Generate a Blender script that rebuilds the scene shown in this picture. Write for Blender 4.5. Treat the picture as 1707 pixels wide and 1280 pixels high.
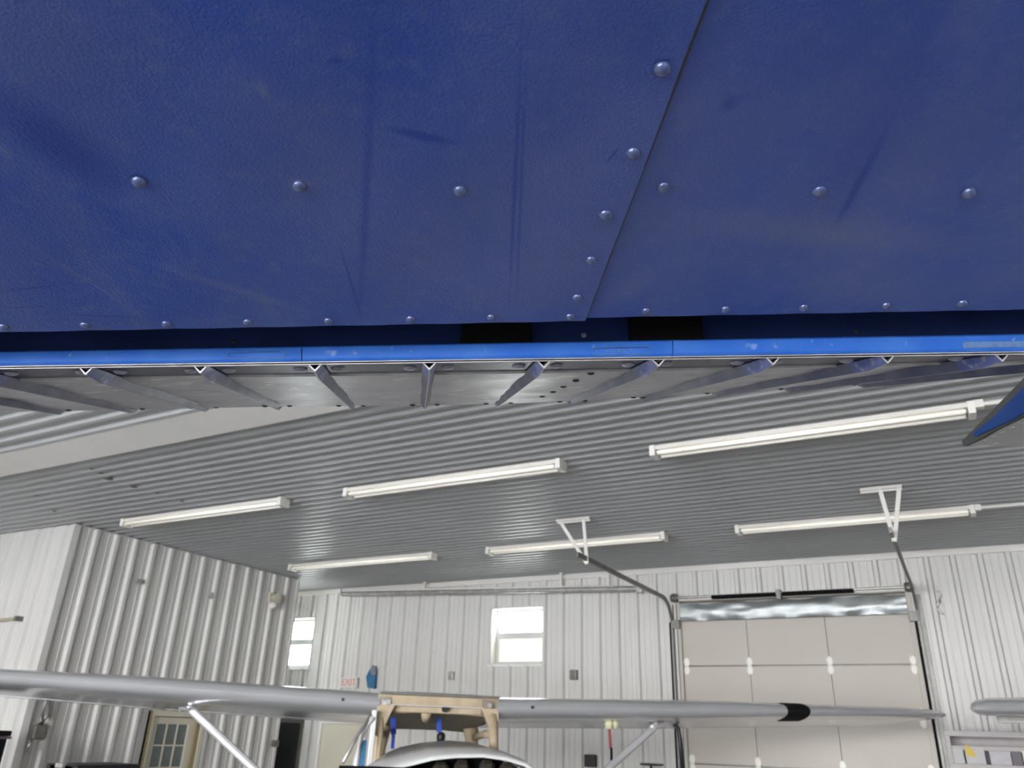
import bpy, bmesh, math, random
from mathutils import Vector, Matrix
random.seed(7)
for o in list(bpy.data.objects): bpy.data.objects.remove(o, do_unlink=True)
S = bpy.context.scene
COL = S.collection
rad = math.radians

# ------------------------------------------------------------------ camera
F = 1302.26
YAW, PIT, ROL = rad(29.0657), rad(24.1066), rad(2.0022)
cy, sy = math.cos(YAW), math.sin(YAW)
CW = Vector((-sy*math.cos(PIT), cy*math.cos(PIT), math.sin(PIT)))
r0 = Vector((cy, sy, 0)); u0 = r0.cross(CW)
CR = r0*math.cos(ROL)+u0*math.sin(ROL); CU = -r0*math.sin(ROL)+u0*math.cos(ROL)
CC = Vector((0, 0, 2.0))
cam = bpy.data.cameras.new('camera'); co = bpy.data.objects.new('camera', cam); COL.objects.link(co)
M = Matrix((CR, CU, -CW)).transposed().to_4x4(); M.translation = CC
co.matrix_world = M
cam.sensor_fit = 'HORIZONTAL'; cam.sensor_width = 36; cam.lens = F*36/1707
cam.clip_start = 0.02; cam.clip_end = 300
cam.dof.use_dof = True; cam.dof.focus_distance = .52; cam.dof.aperture_fstop = 25
S.camera = co

def ray(x, y): return CW + CR*((x-853.5)/F) - CU*((y-640)/F)
def at(x, y, t): return CC + ray(x, y)*t
def onX(x, y, X): d = ray(x, y); return CC + d*(X/d.x)
def onY(x, y, Y): d = ray(x, y); return CC + d*(Y/d.y)
def onZ(x, y, Z): d = ray(x, y); return CC + d*((Z-2)/d.z)
def onP(x, y, p0, n): d = ray(x, y); return CC + d*((p0-CC).dot(n)/d.dot(n))

# ------------------------------------------------------------------ world, daylight, exposure
W = bpy.data.worlds.new('sky'); S.world = W; W.use_nodes = True
nt = W.node_tree; bg = nt.nodes['Background']
tcw = nt.nodes.new('ShaderNodeTexCoord'); sepw = nt.nodes.new('ShaderNodeSeparateXYZ')
rmp = nt.nodes.new('ShaderNodeValToRGB')
nt.links.new(tcw.outputs['Generated'], sepw.inputs[0]); nt.links.new(sepw.outputs['Z'], rmp.inputs[0])
rmp.color_ramp.elements[0].color = (1.0, 1.0, 1.0, 1); rmp.color_ramp.elements[1].color = (0.72, 0.82, 1.0, 1)
nt.links.new(rmp.outputs[0], bg.inputs[0]); bg.inputs[1].default_value = 9.0
# portal over the open hangar front: guides sampling of the sky, gives no light itself
pl = bpy.data.lights.new('daylight_portal', 'AREA'); pl.shape = 'RECTANGLE'; pl.size = 11.5; pl.size_y = 4.2
pl.cycles.is_portal = True
po = bpy.data.objects.new('daylight_portal', pl); COL.objects.link(po)
po.location = (-2.25, -11.0, 2.15); po.rotation_euler = (rad(90), 0, 0)
S.view_settings.view_transform = 'Standard'; S.view_settings.look = 'None'
S.view_settings.gamma = 1; S.view_settings.use_curve_mapping = False
S.view_settings.exposure = 1.85

# ------------------------------------------------------------------ materials
def mat(name, col, rough=.5, metal=0.0, var=0.0, vscale=3.0, col2=None, bump=0.0, bscale=80.0, spec=.5, stretch=None, emit=None):
    m = bpy.data.materials.new(name); m.use_nodes = True
    n = m.node_tree; b = n.nodes['Principled BSDF']
    b.inputs['Roughness'].default_value = rough; b.inputs['Metallic'].default_value = metal
    b.inputs['Specular IOR Level'].default_value = spec
    b.inputs['Base Color'].default_value = (*col, 1)
    tc = n.nodes.new('ShaderNodeTexCoord')
    vec = tc.outputs['Object']
    if stretch:
        mp = n.nodes.new('ShaderNodeMapping'); mp.inputs['Scale'].default_value = stretch
        n.links.new(vec, mp.inputs[0]); vec = mp.outputs[0]
    if var or col2:
        nz = n.nodes.new('ShaderNodeTexNoise'); nz.inputs['Scale'].default_value = vscale
        nz.inputs['Detail'].default_value = 6; n.links.new(vec, nz.inputs['Vector'])
        rp = n.nodes.new('ShaderNodeValToRGB'); rp.color_ramp.elements[0].position = .35; rp.color_ramp.elements[1].position = .7
        c2 = col2 or tuple(max(0, c*(1-var)) for c in col)
        rp.color_ramp.elements[0].color = (*col, 1); rp.color_ramp.elements[1].color = (*c2, 1)
        n.links.new(nz.outputs['Fac'], rp.inputs[0]); n.links.new(rp.outputs[0], b.inputs['Base Color'])
    if bump:
        nb = n.nodes.new('ShaderNodeTexNoise'); nb.inputs['Scale'].default_value = bscale; nb.inputs['Detail'].default_value = 3
        n.links.new(tc.outputs['Object'], nb.inputs['Vector'])
        bp = n.nodes.new('ShaderNodeBump'); bp.inputs['Strength'].default_value = bump; bp.inputs['Distance'].default_value = .002
        n.links.new(nb.outputs['Fac'], bp.inputs['Height']); n.links.new(bp.outputs[0], b.inputs['Normal'])
    return m
MT = {}
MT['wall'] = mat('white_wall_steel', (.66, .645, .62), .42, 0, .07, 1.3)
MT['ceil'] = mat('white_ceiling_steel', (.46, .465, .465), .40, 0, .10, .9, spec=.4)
MT['trim'] = mat('white_trim_steel', (.78, .75, .70), .45, 0, .05, 2)
MT['floor'] = mat('concrete', (.33, .325, .31), .45, 0, .25, .8, bump=.15, bscale=30)
MT['apron'] = mat('apron_concrete', (.45, .44, .42), .8, 0, .2, .5)
MT['lampwhite'] = mat('white_enamel', (.84, .81, .75), .35, 0, .04, 4)
MT['tube'] = mat('fluorescent_tube_glass', (.92, .90, .84), .2)
_b = MT['tube'].node_tree.nodes['Principled BSDF']; _b.inputs['Emission Color'].default_value = (1, .93, .80, 1); _b.inputs['Emission Strength'].default_value = .085
MT['dark'] = mat('dark_plastic', (.012, .012, .014), .5, 0, .3, 9)
MT['black'] = mat('black_rubber', (.004, .004, .005), .85, spec=.2)
MT['greysteel'] = mat('grey_steel', (.22, .215, .2), .45, .5, .25, 8)
MT['galv'] = mat('galvanised_steel', (.55, .54, .52), .4, .6, .3, 12)
MT['doorpaint'] = mat('almond_door_paint', (.52, .475, .42), .5, 0, .06, 1.2)
MT['hinge'] = mat('white_hinge', (.82, .80, .74), .4)
MT['foil'] = mat('crinkled_foil', (.44, .46, .46), .48, .85, .3, 3, bump=.6, bscale=6)
MT['cream'] = mat('cream_paint', (.66, .62, .50), .5, 0, .08, 3)
MT['olive'] = mat('olive_brown_wood', (.30, .24, .13), .5, 0, .2, 6)
MT['whiteframe'] = mat('white_vinyl', (.80, .80, .78), .35)
MT['silver'] = mat('silver_aircraft_paint', (.72, .72, .74), .22, .55, .06, 2)
MT['silverwhite'] = mat('white_aircraft_paint', (.74, .74, .73), .3, .1, .06, 3)
MT['lining'] = mat('brown_headliner', (.24, .20, .145), .7, 0, .2, 6)
MT['beige'] = mat('beige_cabin_lining', (.50, .40, .27), .6, 0, .25, 7)
MT['bluecloth'] = mat('blue_strap', (.03, .07, .42), .7, 0, .2, 20)
MT['green'] = mat('green_paint', (.03, .16, .10), .5)
MT['redpaint'] = mat('exit_red', (.70, .24, .16), .5)
MT['lilac'] = mat('lilac_grey_plastic', (.44, .41, .44), .5, 0, .1, 6)
MT['shelfpaint'] = mat('mauve_shelf_steel', (.38, .345, .34), .45, 0, .12, 6)
MT['plum'] = mat('dark_plum_plastic', (.09, .07, .085), .5)
MT['yellow'] = mat('yellow_card', (.62, .45, .06), .6)
MT['paleyellow'] = mat('pale_yellow_fleece', (.64, .62, .40), .9, 0, .2, 30)
MT['tealblue'] = mat('teal_blue_cloth', (.04, .17, .33), .7, 0, .3, 9)
MT['flaggrey'] = mat('slate_grey_cloth', (.2, .23, .26), .8)
MT['redcloth'] = mat('dark_red_ribbon', (.26, .05, .06), .8)
MT['engine'] = mat('sooty_engine_metal', (.10, .09, .07), .45, .6, .6, 12)
# blue aircraft paints
MT['strip'] = mat('bright_blue_gloss_paint', (.02, .145, .64), .34, 0, 0, 26, col2=(.06, .22, .70), bump=.1, bscale=200)
MT['nose'] = mat('navy_paint', (.022, .045, .17), .45, 0, .35, 20)
MT['flange'] = mat('slate_blue_paint', (.07, .073, .12), .4, 0, 0, 30, col2=(.04, .043, .085), spec=.35, bump=.1, bscale=120)
MT['ailskin'] = mat('dusty_grey_paint', (.50, .49, .52), .36, .1, 0, 16, col2=(.38, .37, .43), stretch=(1, 1, 1), bump=.12, bscale=60)
MT['bead'] = mat('blue_grey_bead_paint', (.065, .075, .16), .38, .05, 0, 40, col2=(.15, .155, .23))
MT['beadblue'] = mat('blue_bead_paint', (.05, .09, .34), .35, 0, 0, 90, col2=(.16, .18, .36))
MT['stripworn'] = mat('chalky_blue_paint', (.14, .26, .52), .5, 0, .3, 200)
def chips(m, scale, lo, hi, k, col, stretch=(1, 1, 1)):
    """worn spots: a second colour where a noise is high"""
    n = m.node_tree; b = n.nodes['Principled BSDF']; src = b.inputs['Base Color'].links[0].from_socket
    tc = n.nodes.new('ShaderNodeTexCoord'); mp = n.nodes.new('ShaderNodeMapping'); mp.inputs['Scale'].default_value = stretch
    z = n.nodes.new('ShaderNodeTexNoise'); z.inputs['Scale'].default_value = scale; z.inputs['Detail'].default_value = 5
    mr = n.nodes.new('ShaderNodeMapRange'); mr.inputs[1].default_value = lo; mr.inputs[2].default_value = hi; mr.inputs[4].default_value = k
    mx = n.nodes.new('ShaderNodeMix'); mx.data_type = 'RGBA'; mx.inputs[7].default_value = (*col, 1)
    n.links.new(tc.outputs['Object'], mp.inputs[0]); n.links.new(mp.outputs[0], z.inputs['Vector']); n.links.new(z.outputs['Fac'], mr.inputs[0])
    n.links.new(mr.outputs[0], mx.inputs[0]); n.links.new(src, mx.inputs[6]); n.links.new(mx.outputs[2], b.inputs['Base Color'])
chips(MT['strip'], 90, .64, .70, .7, (.28, .42, .78)); chips(MT['ailskin'], 34, .60, .66, .75, (.74, .72, .68), (1, 2.2, 1)); chips(MT['ailskin'], 22, .60, .72, .6, (.20, .19, .26))
chips(MT['beadblue'], 120, .58, .68, .6, (.45, .45, .52)); chips(MT['flange'], 60, .58, .72, .6, (.20, .20, .26))
MT['lip'] = mat('bare_aluminium_edge', (.62, .60, .58), .4, .2, .3, 60)
MT['rivet'] = mat('worn_blue_rivet', (.06, .09, .26), .18, .35, 0, 300, col2=(.20, .23, .38), spec=1.0)
MT['screw'] = mat('dusty_screw_head', (.40, .40, .47), .35, .15, 0, 200, col2=(.26, .27, .36))
MT['darkrivet'] = mat('dark_rivet', (.035, .034, .038), .5)
MT['flapblue'] = mat('royal_blue_paint', (.010, .045, .20), .5, 0, .2, 12, spec=.25)
MT['flapgrey'] = mat('grey_flap_skin', (.56, .555, .56), .45, .1, .1, 10, bump=.1, bscale=60)
MT['gasket_and_shade'] = mat('charcoal_gasket_and_shade', (.05, .052, .05), .6)

def glass(name, tint, mixf):
    m = bpy.data.materials.new(name); m.use_nodes = True
    n = m.node_tree; n.nodes.clear()
    out = n.nodes.new('ShaderNodeOutputMaterial'); mx = n.nodes.new('ShaderNodeMixShader')
    tr = n.nodes.new('ShaderNodeBsdfTransparent'); tr.inputs[0].default_value = (*tint, 1)
    gl = n.nodes.new('ShaderNodeBsdfGlossy'); gl.inputs['Roughness'].default_value = .05; gl.inputs[0].default_value = (.9, .9, .9, 1)
    mx.inputs[0].default_value = mixf
    n.links.new(tr.outputs[0], mx.inputs[1]); n.links.new(gl.outputs[0], mx.inputs[2]); n.links.new(mx.outputs[0], out.inputs[0])
    return m
MT['glass'] = glass('clear_window_glass', (.93, .96, .95), .08)
MT['doorglass'] = mat('green_grey_door_glass', (.16, .19, .18), .12, 0, .2, 4)
MT['screenpane'] = glass('dusty_cream_glass', (.30, .29, .25), .05)

# ------------------------------------------------------------------ mesh helpers
class MB:
    def __init__(s): s.v = []; s.f = []; s.m = []
    def vert(s, p): s.v.append(tuple(p)); return len(s.v)-1
    def face(s, idx, mi=0): s.f.append(tuple(idx)); s.m.append(mi)
    def quad(s, a, b, c, d, mi=0): s.face([s.vert(a), s.vert(b), s.vert(c), s.vert(d)], mi)
    def box(s, lo, hi, mi=0, bev=0.0):
        x0, y0, z0 = lo; x1, y1, z1 = hi
        s.hexa([(x0,y0,z0),(x1,y0,z0),(x1,y1,z0),(x0,y1,z0),(x0,y0,z1),(x1,y0,z1),(x1,y1,z1),(x0,y1,z1)], mi)
    def hexa(s, P, mi=0):
        i = [s.vert(p) for p in P]
        for q in ((0,3,2,1),(4,5,6,7),(0,1,5,4),(1,2,6,5),(2,3,7,6),(3,0,4,7)): s.face([i[k] for k in q], mi)
    def bar(s, a, b, wx, wy, up=(0,0,1), mi=0):
        a, b = Vector(a), Vector(b); d = (b-a).normalized(); up = Vector(up)
        if abs(d.dot(up)) > .98: up = Vector((1, 0, 0))
        x = d.cross(up).normalized()*wx/2; y = x.cross(d).normalized()*wy/2
        s.hexa([a-x-y, a+x-y, a+x+y, a-x+y, b-x-y, b+x-y, b+x+y, b-x+y], mi)
    def tube(s, pts, rads, seg=10, mi=0, squash=1.0, up=(0,0,1), cap=True):
        pts = [Vector(p) for p in pts]
        if not hasattr(rads, '__len__'): rads = [rads]*len(pts)
        rings = []
        for k, p in enumerate(pts):
            d = (pts[min(k+1, len(pts)-1)]-pts[max(k-1, 0)]).normalized(); u = Vector(up)
            if abs(d.dot(u)) > .97: u = Vector((1, 0, 0))
            x = d.cross(u).normalized(); y = x.cross(d).normalized()
            rings.append([s.vert(p+(x*math.cos(2*math.pi*j/seg)+y*squash*math.sin(2*math.pi*j/seg))*rads[k]) for j in range(seg)])
        for a, b in zip(rings, rings[1:]):
            for j in range(seg): s.face((a[j], a[(j+1) % seg], b[(j+1) % seg], b[j]), mi)
        if cap: s.face(rings[0][::-1], mi); s.face(rings[-1], mi)
    def loft(s, secs, closed=True, cap=True, mi=0):
        rings = [[s.vert(p) for p in sec] for sec in secs]; n = len(rings[0])
        for a, b in zip(rings, rings[1:]):
            for j in range(n if closed else n-1): s.face((a[j], a[(j+1) % n], b[(j+1) % n], b[j]), mi)
        if cap and closed: s.face(rings[0][::-1], mi); s.face(rings[-1], mi)
    def dome(s, c, n, r, h, seg=10, rings=3, mi=0, xdir=None):
        c, n = Vector(c), Vector(n).normalized(); u = Vector((1, 0, 0)) if abs(n.x) < .9 else Vector((0, 1, 0))
        x = n.cross(u).normalized(); y = n.cross(x)
        prev = None
        for k in range(rings):
            a = k/rings*math.pi/2
            ring = [s.vert(c+(x*math.cos(2*math.pi*j/seg)+y*math.sin(2*math.pi*j/seg))*r*math.cos(a)+n*h*math.sin(a)) for j in range(seg)]
            if prev:
                for j in range(seg): s.face((prev[j], prev[(j+1) % seg], ring[(j+1) % seg], ring[j]), mi)
            prev = ring
        t = s.vert(c+n*h)
        for j in range(seg): s.face((prev[j], prev[(j+1) % seg], t), mi)
    def mesh(s, name, mats, smooth=False, bevel=0, xf=None):
        me = bpy.data.meshes.new(name)
        vs = [tuple(xf @ Vector(v)) for v in s.v] if xf else s.v
        me.from_pydata(vs, [], s.f)
        if not isinstance(mats, (list, tuple)): mats = [mats]
        for m in mats: me.materials.append(m)
        for p, mi in zip(me.polygons, s.m): p.material_index = mi; p.use_smooth = smooth
        bm = bmesh.new(); bm.from_mesh(me)
        bmesh.ops.remove_doubles(bm, verts=bm.verts, dist=1e-6)
        bmesh.ops.recalc_face_normals(bm, faces=bm.faces)
        if bevel:
            bmesh.ops.bevel(bm, geom=[e for e in bm.edges if len(e.link_faces) == 2 and e.calc_face_angle(0) > .5], offset=bevel, segments=2, affect='EDGES', profile=.6)
        bm.to_mesh(me); bm.free()
        me.update()
        return me
WM = {}   # world matrices of everything linked so far
def link(name, data, parent=None, mw=None):
    o = bpy.data.objects.new(name, data); COL.objects.link(o)
    mw = mw or Matrix.Identity(4)
    if parent:
        o.parent = parent; o.matrix_local = WM[parent].inverted() @ mw
    else: o.matrix_local = mw
    WM[o] = mw
    return o
def build(mb, name, m, parent=None, mw=None, smooth=False, bevel=0, local=False, sharp=None):
    """mb in world coordinates (local=False) or in the frame mw (local=True)."""
    if mw is None:
        base = WM[parent] if parent else None
        if base is None:
            vs = [Vector(v) for v in mb.v]
            c = Vector((sum(v.x for v in vs)/len(vs), sum(v.y for v in vs)/len(vs), min(v.z for v in vs)))
            mw = Matrix.Translation(c)
        else: mw = Matrix.Translation(sum((Vector(v) for v in mb.v), Vector())/len(mb.v))
    me = mb.mesh(name, m, smooth, bevel, None if local else mw.inverted())
    if smooth and sharp is not None:
        try: me.set_sharp_from_angle(angle=rad(sharp))
        except Exception: pass
    return link(name, me, parent, mw)
def tag(o, label=None, cat=None, group=None, kind=None):
    if label: o['label'] = label
    if cat: o['category'] = cat
    if group: o['group'] = group
    if kind: o['kind'] = kind
    return o
def empty(name, loc, rz=0):
    mw = Matrix.Translation(Vector(loc)) @ Matrix.Rotation(rz, 4, 'Z')
    return link(name, None, None, mw)
def copy_tree(o, mw, parent=None):
    old = WM[o]; delta = mw @ old.inverted()
    def rec(src, par):
        c = src.copy(); COL.objects.link(c); w = delta @ WM[src]
        if par: c.parent = par; c.matrix_local = WM[par].inverted() @ w
        else: c.parent = None; c.matrix_local = w
        WM[c] = w
        for ch in [k for k in list(WM) if k.parent == src]: rec(ch, c)
        return c
    return rec(o, parent)

# ------------------------------------------------------------------ room dimensions
D = 11.5; ZC = 4.35
XB = -9.95; YB0, YB1 = 6.2, 10.42          # the boxed-in room at the left: right face, front, far end
XW0, XW1 = -14.5, 5.8; YF = -11.0            # hangar side walls and open front
YBAND0, YBAND1 = 4.05, 4.43

f_ = MB(); f_.box((XW0, YF, -.2), (XW1, D+.3, 0)); tag(build(f_, 'floor', MT['floor']), kind='structure')
f_ = MB(); f_.box((-45, -60, -.25), (40, YF, -.02)); tag(build(f_, 'trim_apron', MT['apron']), kind='structure')

# --- ribbed steel sheets ---------------------------------------------------
PITCH = .305
def rib_profile(x0, x1):
    """(x, depth) list of the wall sheet profile between x0 and x1; ribs centred on multiples of PITCH"""
    pts = []
    k0 = math.floor(x0/PITCH)-1; k1 = math.ceil(x1/PITCH)+1
    for k in range(k0, k1+1):
        c = k*PITCH
        pts += [(c-.043, 0), (c-.022, .046), (c+.022, .046), (c+.043, 0)]
        for q in (.105, .20):
            pts += [(c+q-.010, 0), (c+q-.006, .008), (c+q+.006, .008), (c+q+.010, 0)]
    def val(x):
        for (a, da), (b, db) in zip(pts, pts[1:]):
            if a <= x <= b: return da+(db-da)*(x-a)/max(b-a, 1e-9)
        return 0
    res = [(x0, val(x0))]+[(x, d) for x, d in pts if x0+1e-5 < x < x1-1e-5]+[(x1, val(x1))]
    return res, val
def wall_sheet(x0, x1, z0, z1, holes=(), off=0.0):
    prof, val = rib_profile(x0, x1)
    xs = sorted(set([round(x, 5) for x, _ in prof]+[round(h, 5) for hl in holes for h in hl[:2] if x0 < h < x1]))
    mb = MB()
    for a, b in zip(xs, xs[1:]):
        zs = [(z0, z1)]
        for hx0, hx1, hz0, hz1 in holes:
            if hx0-1e-6 <= (a+b)/2 <= hx1+1e-6:
                nz = []
                for p, q in zs:
                    if hz0 > p: nz.append((p, min(q, hz0)))
                    if hz1 < q: nz.append((max(p, hz1), q))
                zs = [(p, q) for p, q in nz if q-p > 1e-4]
        for p, q in zs:
            da, db = val(a)+off, val(b)+off
            mb.quad((a, -da, p), (b, -db, p), (b, -db, q), (a, -da, q))
    return mb
def make_wall(name, xa, xb, mw, rows, holes, back_t=.12, m='wall', solid=True, zs=ZC):
    """sheets along local x, facing local -y"""
    w = MB()
    # backing wall behind the sheets, with the same holes (boxes between the holes)
    xs = sorted(set([xa, xb]+[h for hl in holes for h in hl[:2] if xa < h < xb]))
    for a, b in zip(xs, xs[1:]):
        segs = [(0, zs)]
        for h in holes:
            if h[0] <= (a+b)/2 <= h[1]:
                ns = []
                for p, q in segs:
                    if h[2] > p: ns.append((p, min(q, h[2])))
                    if h[3] < q: ns.append((max(p, h[3]), q))
                segs = ns
        for p, q in segs:
            if q-p > .01: w.box((a, .004, p), (b, back_t, q))
    root = build(w, name, MT[m], None, mw, local=True); tag(root, kind='structure')
    cache = {}
    n = math.ceil((xb-xa)/(3*PITCH)); k0 = math.floor(xa/(3*PITCH))
    for k in range(k0, k0+n+2):
        p0 = max(xa, (k*3+.5)*PITCH); p1 = min(xb, (k*3+3.5)*PITCH)
        if p1-p0 < .02: continue
        for ri, (z0, z1, off) in enumerate(rows):
            hs = [h for h in holes if h[0] < p1 and h[1] > p0 and h[2] < z1 and h[3] > z0]
            full = not hs and abs(p1-p0-3*PITCH) < 1e-6
            mb = wall_sheet(p0, p1, z0, z1, hs, off)
            if not mb.f: continue
            if full:
                if ri not in cache:
                    bx = Matrix.Translation(((k*3)*PITCH, 0, 0))
                    cache[ri] = mb.mesh('wall_panel', MT[m], xf=bx.inverted())
                link('wall_panel', cache[ri], root, mw @ Matrix.Translation(((k*3)*PITCH, 0, 0)))
            else:
                link('wall_panel', mb.mesh('wall_panel', MT[m]), root, mw)
    return root
# back wall: ribs phased so that one sits at X = -3.49
win1 = (-11.2, -10.38, 2.97, 3.87); win2 = (-6.62, -5.66, 2.99, 3.88); odoor = (-3.50, -.40, 0, 3.86)
PH = -3.49 + 12*PITCH - 0.015
def sh(h): return (h[0]-PH, h[1]-PH, h[2], h[3])
mwB = Matrix.Translation((PH, D, 0))
wb = make_wall('wall_back', XW0-PH, XW1-PH, mwB, [(0, 2.80, 0), (2.77, ZC-.07, .009)], [sh(win1), sh(win2), sh(odoor)])
# boxed room: right face (local x = world +y), local -y must be world +x
mwL = Matrix(((0, -1, 0, XB), (1, 0, 0, 0), (0, 0, 1, 0), (0, 0, 0, 1)))
PHL = 6.51 - 2*PITCH
mwL = mwL @ Matrix.Translation((PHL, 0, 0))
door2 = (7.92, 8.90, 0, 2.14)
wl = make_wall('wall_left', YB0-PHL, YB1-PHL, mwL, [(0, ZC-.02, 0)], [(door2[0]-PHL, door2[1]-PHL, 0, door2[3])])
mwF = Matrix.Translation((XB-.16-35*PITCH, YB0, 0))
wf = make_wall('wall_front_left', XW0-(XB-.16-35*PITCH), XB-(XB-.16-35*PITCH)-.002, mwF, [(0, ZC-.02, 0)], [])
mwE = Matrix(((-1, 0, 0, 0), (0, -1, 0, YB1), (0, 0, 1, 0), (0, 0, 0, 1)))
w_ = MB(); w_.box((XW0, YB1-.1, 0), (XB-.125, YB1, ZC)); tag(build(w_, 'wall_far_left', MT['wall']), kind='structure')
w_ = MB(); w_.box((XW0-.15, YF, 0), (XW0, D+.1, 6.2)); tag(build(w_, 'wall_side_left', MT['wall']), kind='structure')
w_ = MB(); w_.box((XW1, YF, 0), (XW1+.15, D+.1, 6.2)); tag(build(w_, 'wall_right', MT['wall']), kind='structure')
w_ = MB()
w_.box((XW0, YF-.15, 4.25), (XW1, YF, 6.2)); w_.box((XW0, YF-.15, 0), (-8.0, YF, 4.25)); w_.box((3.5, YF-.15, 0), (XW1, YF, 4.25))
tag(build(w_, 'wall_front', MT['wall']), kind='structure')
# corner trims
t_ = MB(); t_.box((XB-.03, YB0-.045, 0), (XB+.045, YB0+.05, ZC-.03)); tag(build(t_, 'trim_1', MT['wall'], bevel=.004), kind='structure')
t_ = MB(); t_.box((XW0, D-.05, ZC-.085), (XW1, D+.01, ZC)); tag(build(t_, 'trim_2', MT['trim'], bevel=.006), kind='structure')
t_ = MB(); t_.box((-10.30, D-.06, 0), (-10.14, D, ZC-.09)); tag(build(t_, 'trim_3', MT['wall'], bevel=.006), kind='structure')
t_ = MB(); t_.box((XB-.14, YB1-.02, 0), (XB+.04, YB1+.03, ZC-.03)); tag(build(t_, 'trim_4', MT['wall'], bevel=.004), kind='structure')

# --- ceiling ----------------------------------------------------------------
CP = .155
def ceil_sheet(L, n=6, drop=.024):
    mb = MB(); pts = []
    for k in range(n):
        c = k*CP
        pts += [(c, 0), (c+.068, 0), (c+.092, -drop), (c+.131, -drop), (c+CP, 0)]
    pts = [p for i, p in enumerate(pts) if i == 0 or p != pts[i-1]]
    for (a, da), (b, db) in zip(pts, pts[1:]): mb.quad((0, a, da), (L, a, da), (L, b, db), (0, b, db))
    return mb
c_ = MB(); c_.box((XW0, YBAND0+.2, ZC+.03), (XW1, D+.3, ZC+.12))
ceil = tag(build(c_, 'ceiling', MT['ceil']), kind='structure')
SL = .10
c_ = MB()
def zn(y): return ZC+.004+SL*(YBAND0-y)
c_.hexa([(XW0, YF, zn(YF)+.03), (XW1, YF, zn(YF)+.03), (XW1, YBAND0+.2, zn(YBAND0)+.03), (XW0, YBAND0+.2, zn(YBAND0)+.03),
         (XW0, YF, zn(YF)+.12), (XW1, YF, zn(YF)+.12), (XW1, YBAND0+.2, zn(YBAND0)+.12), (XW0, YBAND0+.2, zn(YBAND0)+.12)])
ceil2 = tag(build(c_, 'ceiling_near', MT['ceil']), kind='structure')
xs = [XW0, -7.72, -1.90, XW1]
for i, (a, b) in enumerate(zip(xs, xs[1:])):
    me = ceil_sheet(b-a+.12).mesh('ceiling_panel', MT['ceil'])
    y = D-.02-6*CP; k = 0
    while y > YBAND1-.95:
        n0 = 6
        if y < YBAND1: 
            n0 = int((y+6*CP-YBAND1)/CP)
            if n0 < 1: break
            me2 = ceil_sheet(b-a+.12, n0).mesh('ceiling_panel', MT['ceil'])
            link('ceiling_panel', me2, ceil, Matrix.Translation((a, y+(6-n0)*CP, ZC+.024-.0035*(i % 2))))
        else:
            link('ceiling_panel', me, ceil, Matrix.Translation((a, y, ZC+.024-.0035*(i % 2))))
        y -= 6*CP
    y = YBAND0-6*CP*1.0
    while y > YF-.5:
        mw = Matrix.Translation((a, y, zn(y)+.024-.0035*(i % 2))) @ Matrix.Rotation(-math.atan(SL), 4, 'X')
        link('ceiling_panel', me, ceil2, mw)
        y -= 6*CP*math.cos(math.atan(SL))
for px_, py_, sr in ((168, 789, .05), (180, 799, .09), (222, 812, .07), (262, 822, .045), (303, 836, .05), (60, 826, .05), (90, 852, .06), (152, 782, .04)):
    q = onZ(px_, py_, ZC-.001); a = MB(); a.dome(q+Vector((0, 0, .004)), (0, 0, -1), sr*.55, .008, 9, 2); build(a, 'dirt_spot', MT['greysteel'], ceil)  # small raised lumps modelling dirt spots along the sheet lap
# white fold trim running across the ceiling
t_ = MB(); t_.hexa([(XW0, YBAND0-.02, ZC+.006), (XW1, YBAND0-.02, ZC+.006), (XW1, YBAND1, ZC-.03), (XW0, YBAND1, ZC-.03),
                    (XW0, YBAND0-.02, ZC+.10), (XW1, YBAND0-.02, ZC+.10), (XW1, YBAND1, ZC+.05), (XW0, YBAND1, ZC+.05)])
tag(build(t_, 'trim_5', mat('bright_white_trim', (.88, .85, .80), .5, 0, .05, 2), bevel=.005), kind='structure')

# --- windows ------------------------------------------------------------------
MT['sash'] = mat('grey_white_vinyl', (.55, .55, .53), .4)
def window(name, x0, x1, z0, z1, depth):
    y0, y1 = D-.02, D+depth
    j = MB()
    t = .02
    j.box((x0, y0, z0), (x0+t, y1, z1)); j.box((x1-t, y0, z0), (x1, y1, z1))
    j.box((x0, y0, z1-t), (x1, y1, z1)); j.box((x0, y0, z0), (x1, y1, z0+t))
    root = tag(build(j, name, MT['sash']), kind='structure')
    zm = z0+(z1-z0)*.52; fw = .05
    a0, a1, b0, b1 = x0+t, x1-t, z0+t, z1-t
    for (c0, c1, nm) in ((b0, zm, 'lower_sash'), (zm, b1, 'upper_sash')):
        fr = MB(); ya, yb = y1-.05, y1-.01
        fr.box((a0, ya, c0), (a0+fw, yb, c1)); fr.box((a1-fw, ya, c0), (a1, yb, c1))
        fr.box((a0+fw, ya, c0), (a1-fw, yb, c0+fw)); fr.box((a0+fw, ya, c1-fw), (a1-fw, yb, c1))
        sa = build(fr, nm, MT['sash'], root)
        g = MB(); g.box((a0+fw, y1-.034, c0+fw), (a1-fw, y1-.028, c1-fw))
        build(g, 'pane', MT['screenpane' if nm == 'lower_sash' and name == 'window_2' else 'glass'], sa)
    s_ = MB(); s_.box((x0-.01, y0-.03, z0-.025), (x1+.01, y0+.03, z0+.004)); build(s_, 'sill', MT['whiteframe'], root)
    return root
window('window_1', *win1, .14)
window('window_2', *win2, .20)

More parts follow.
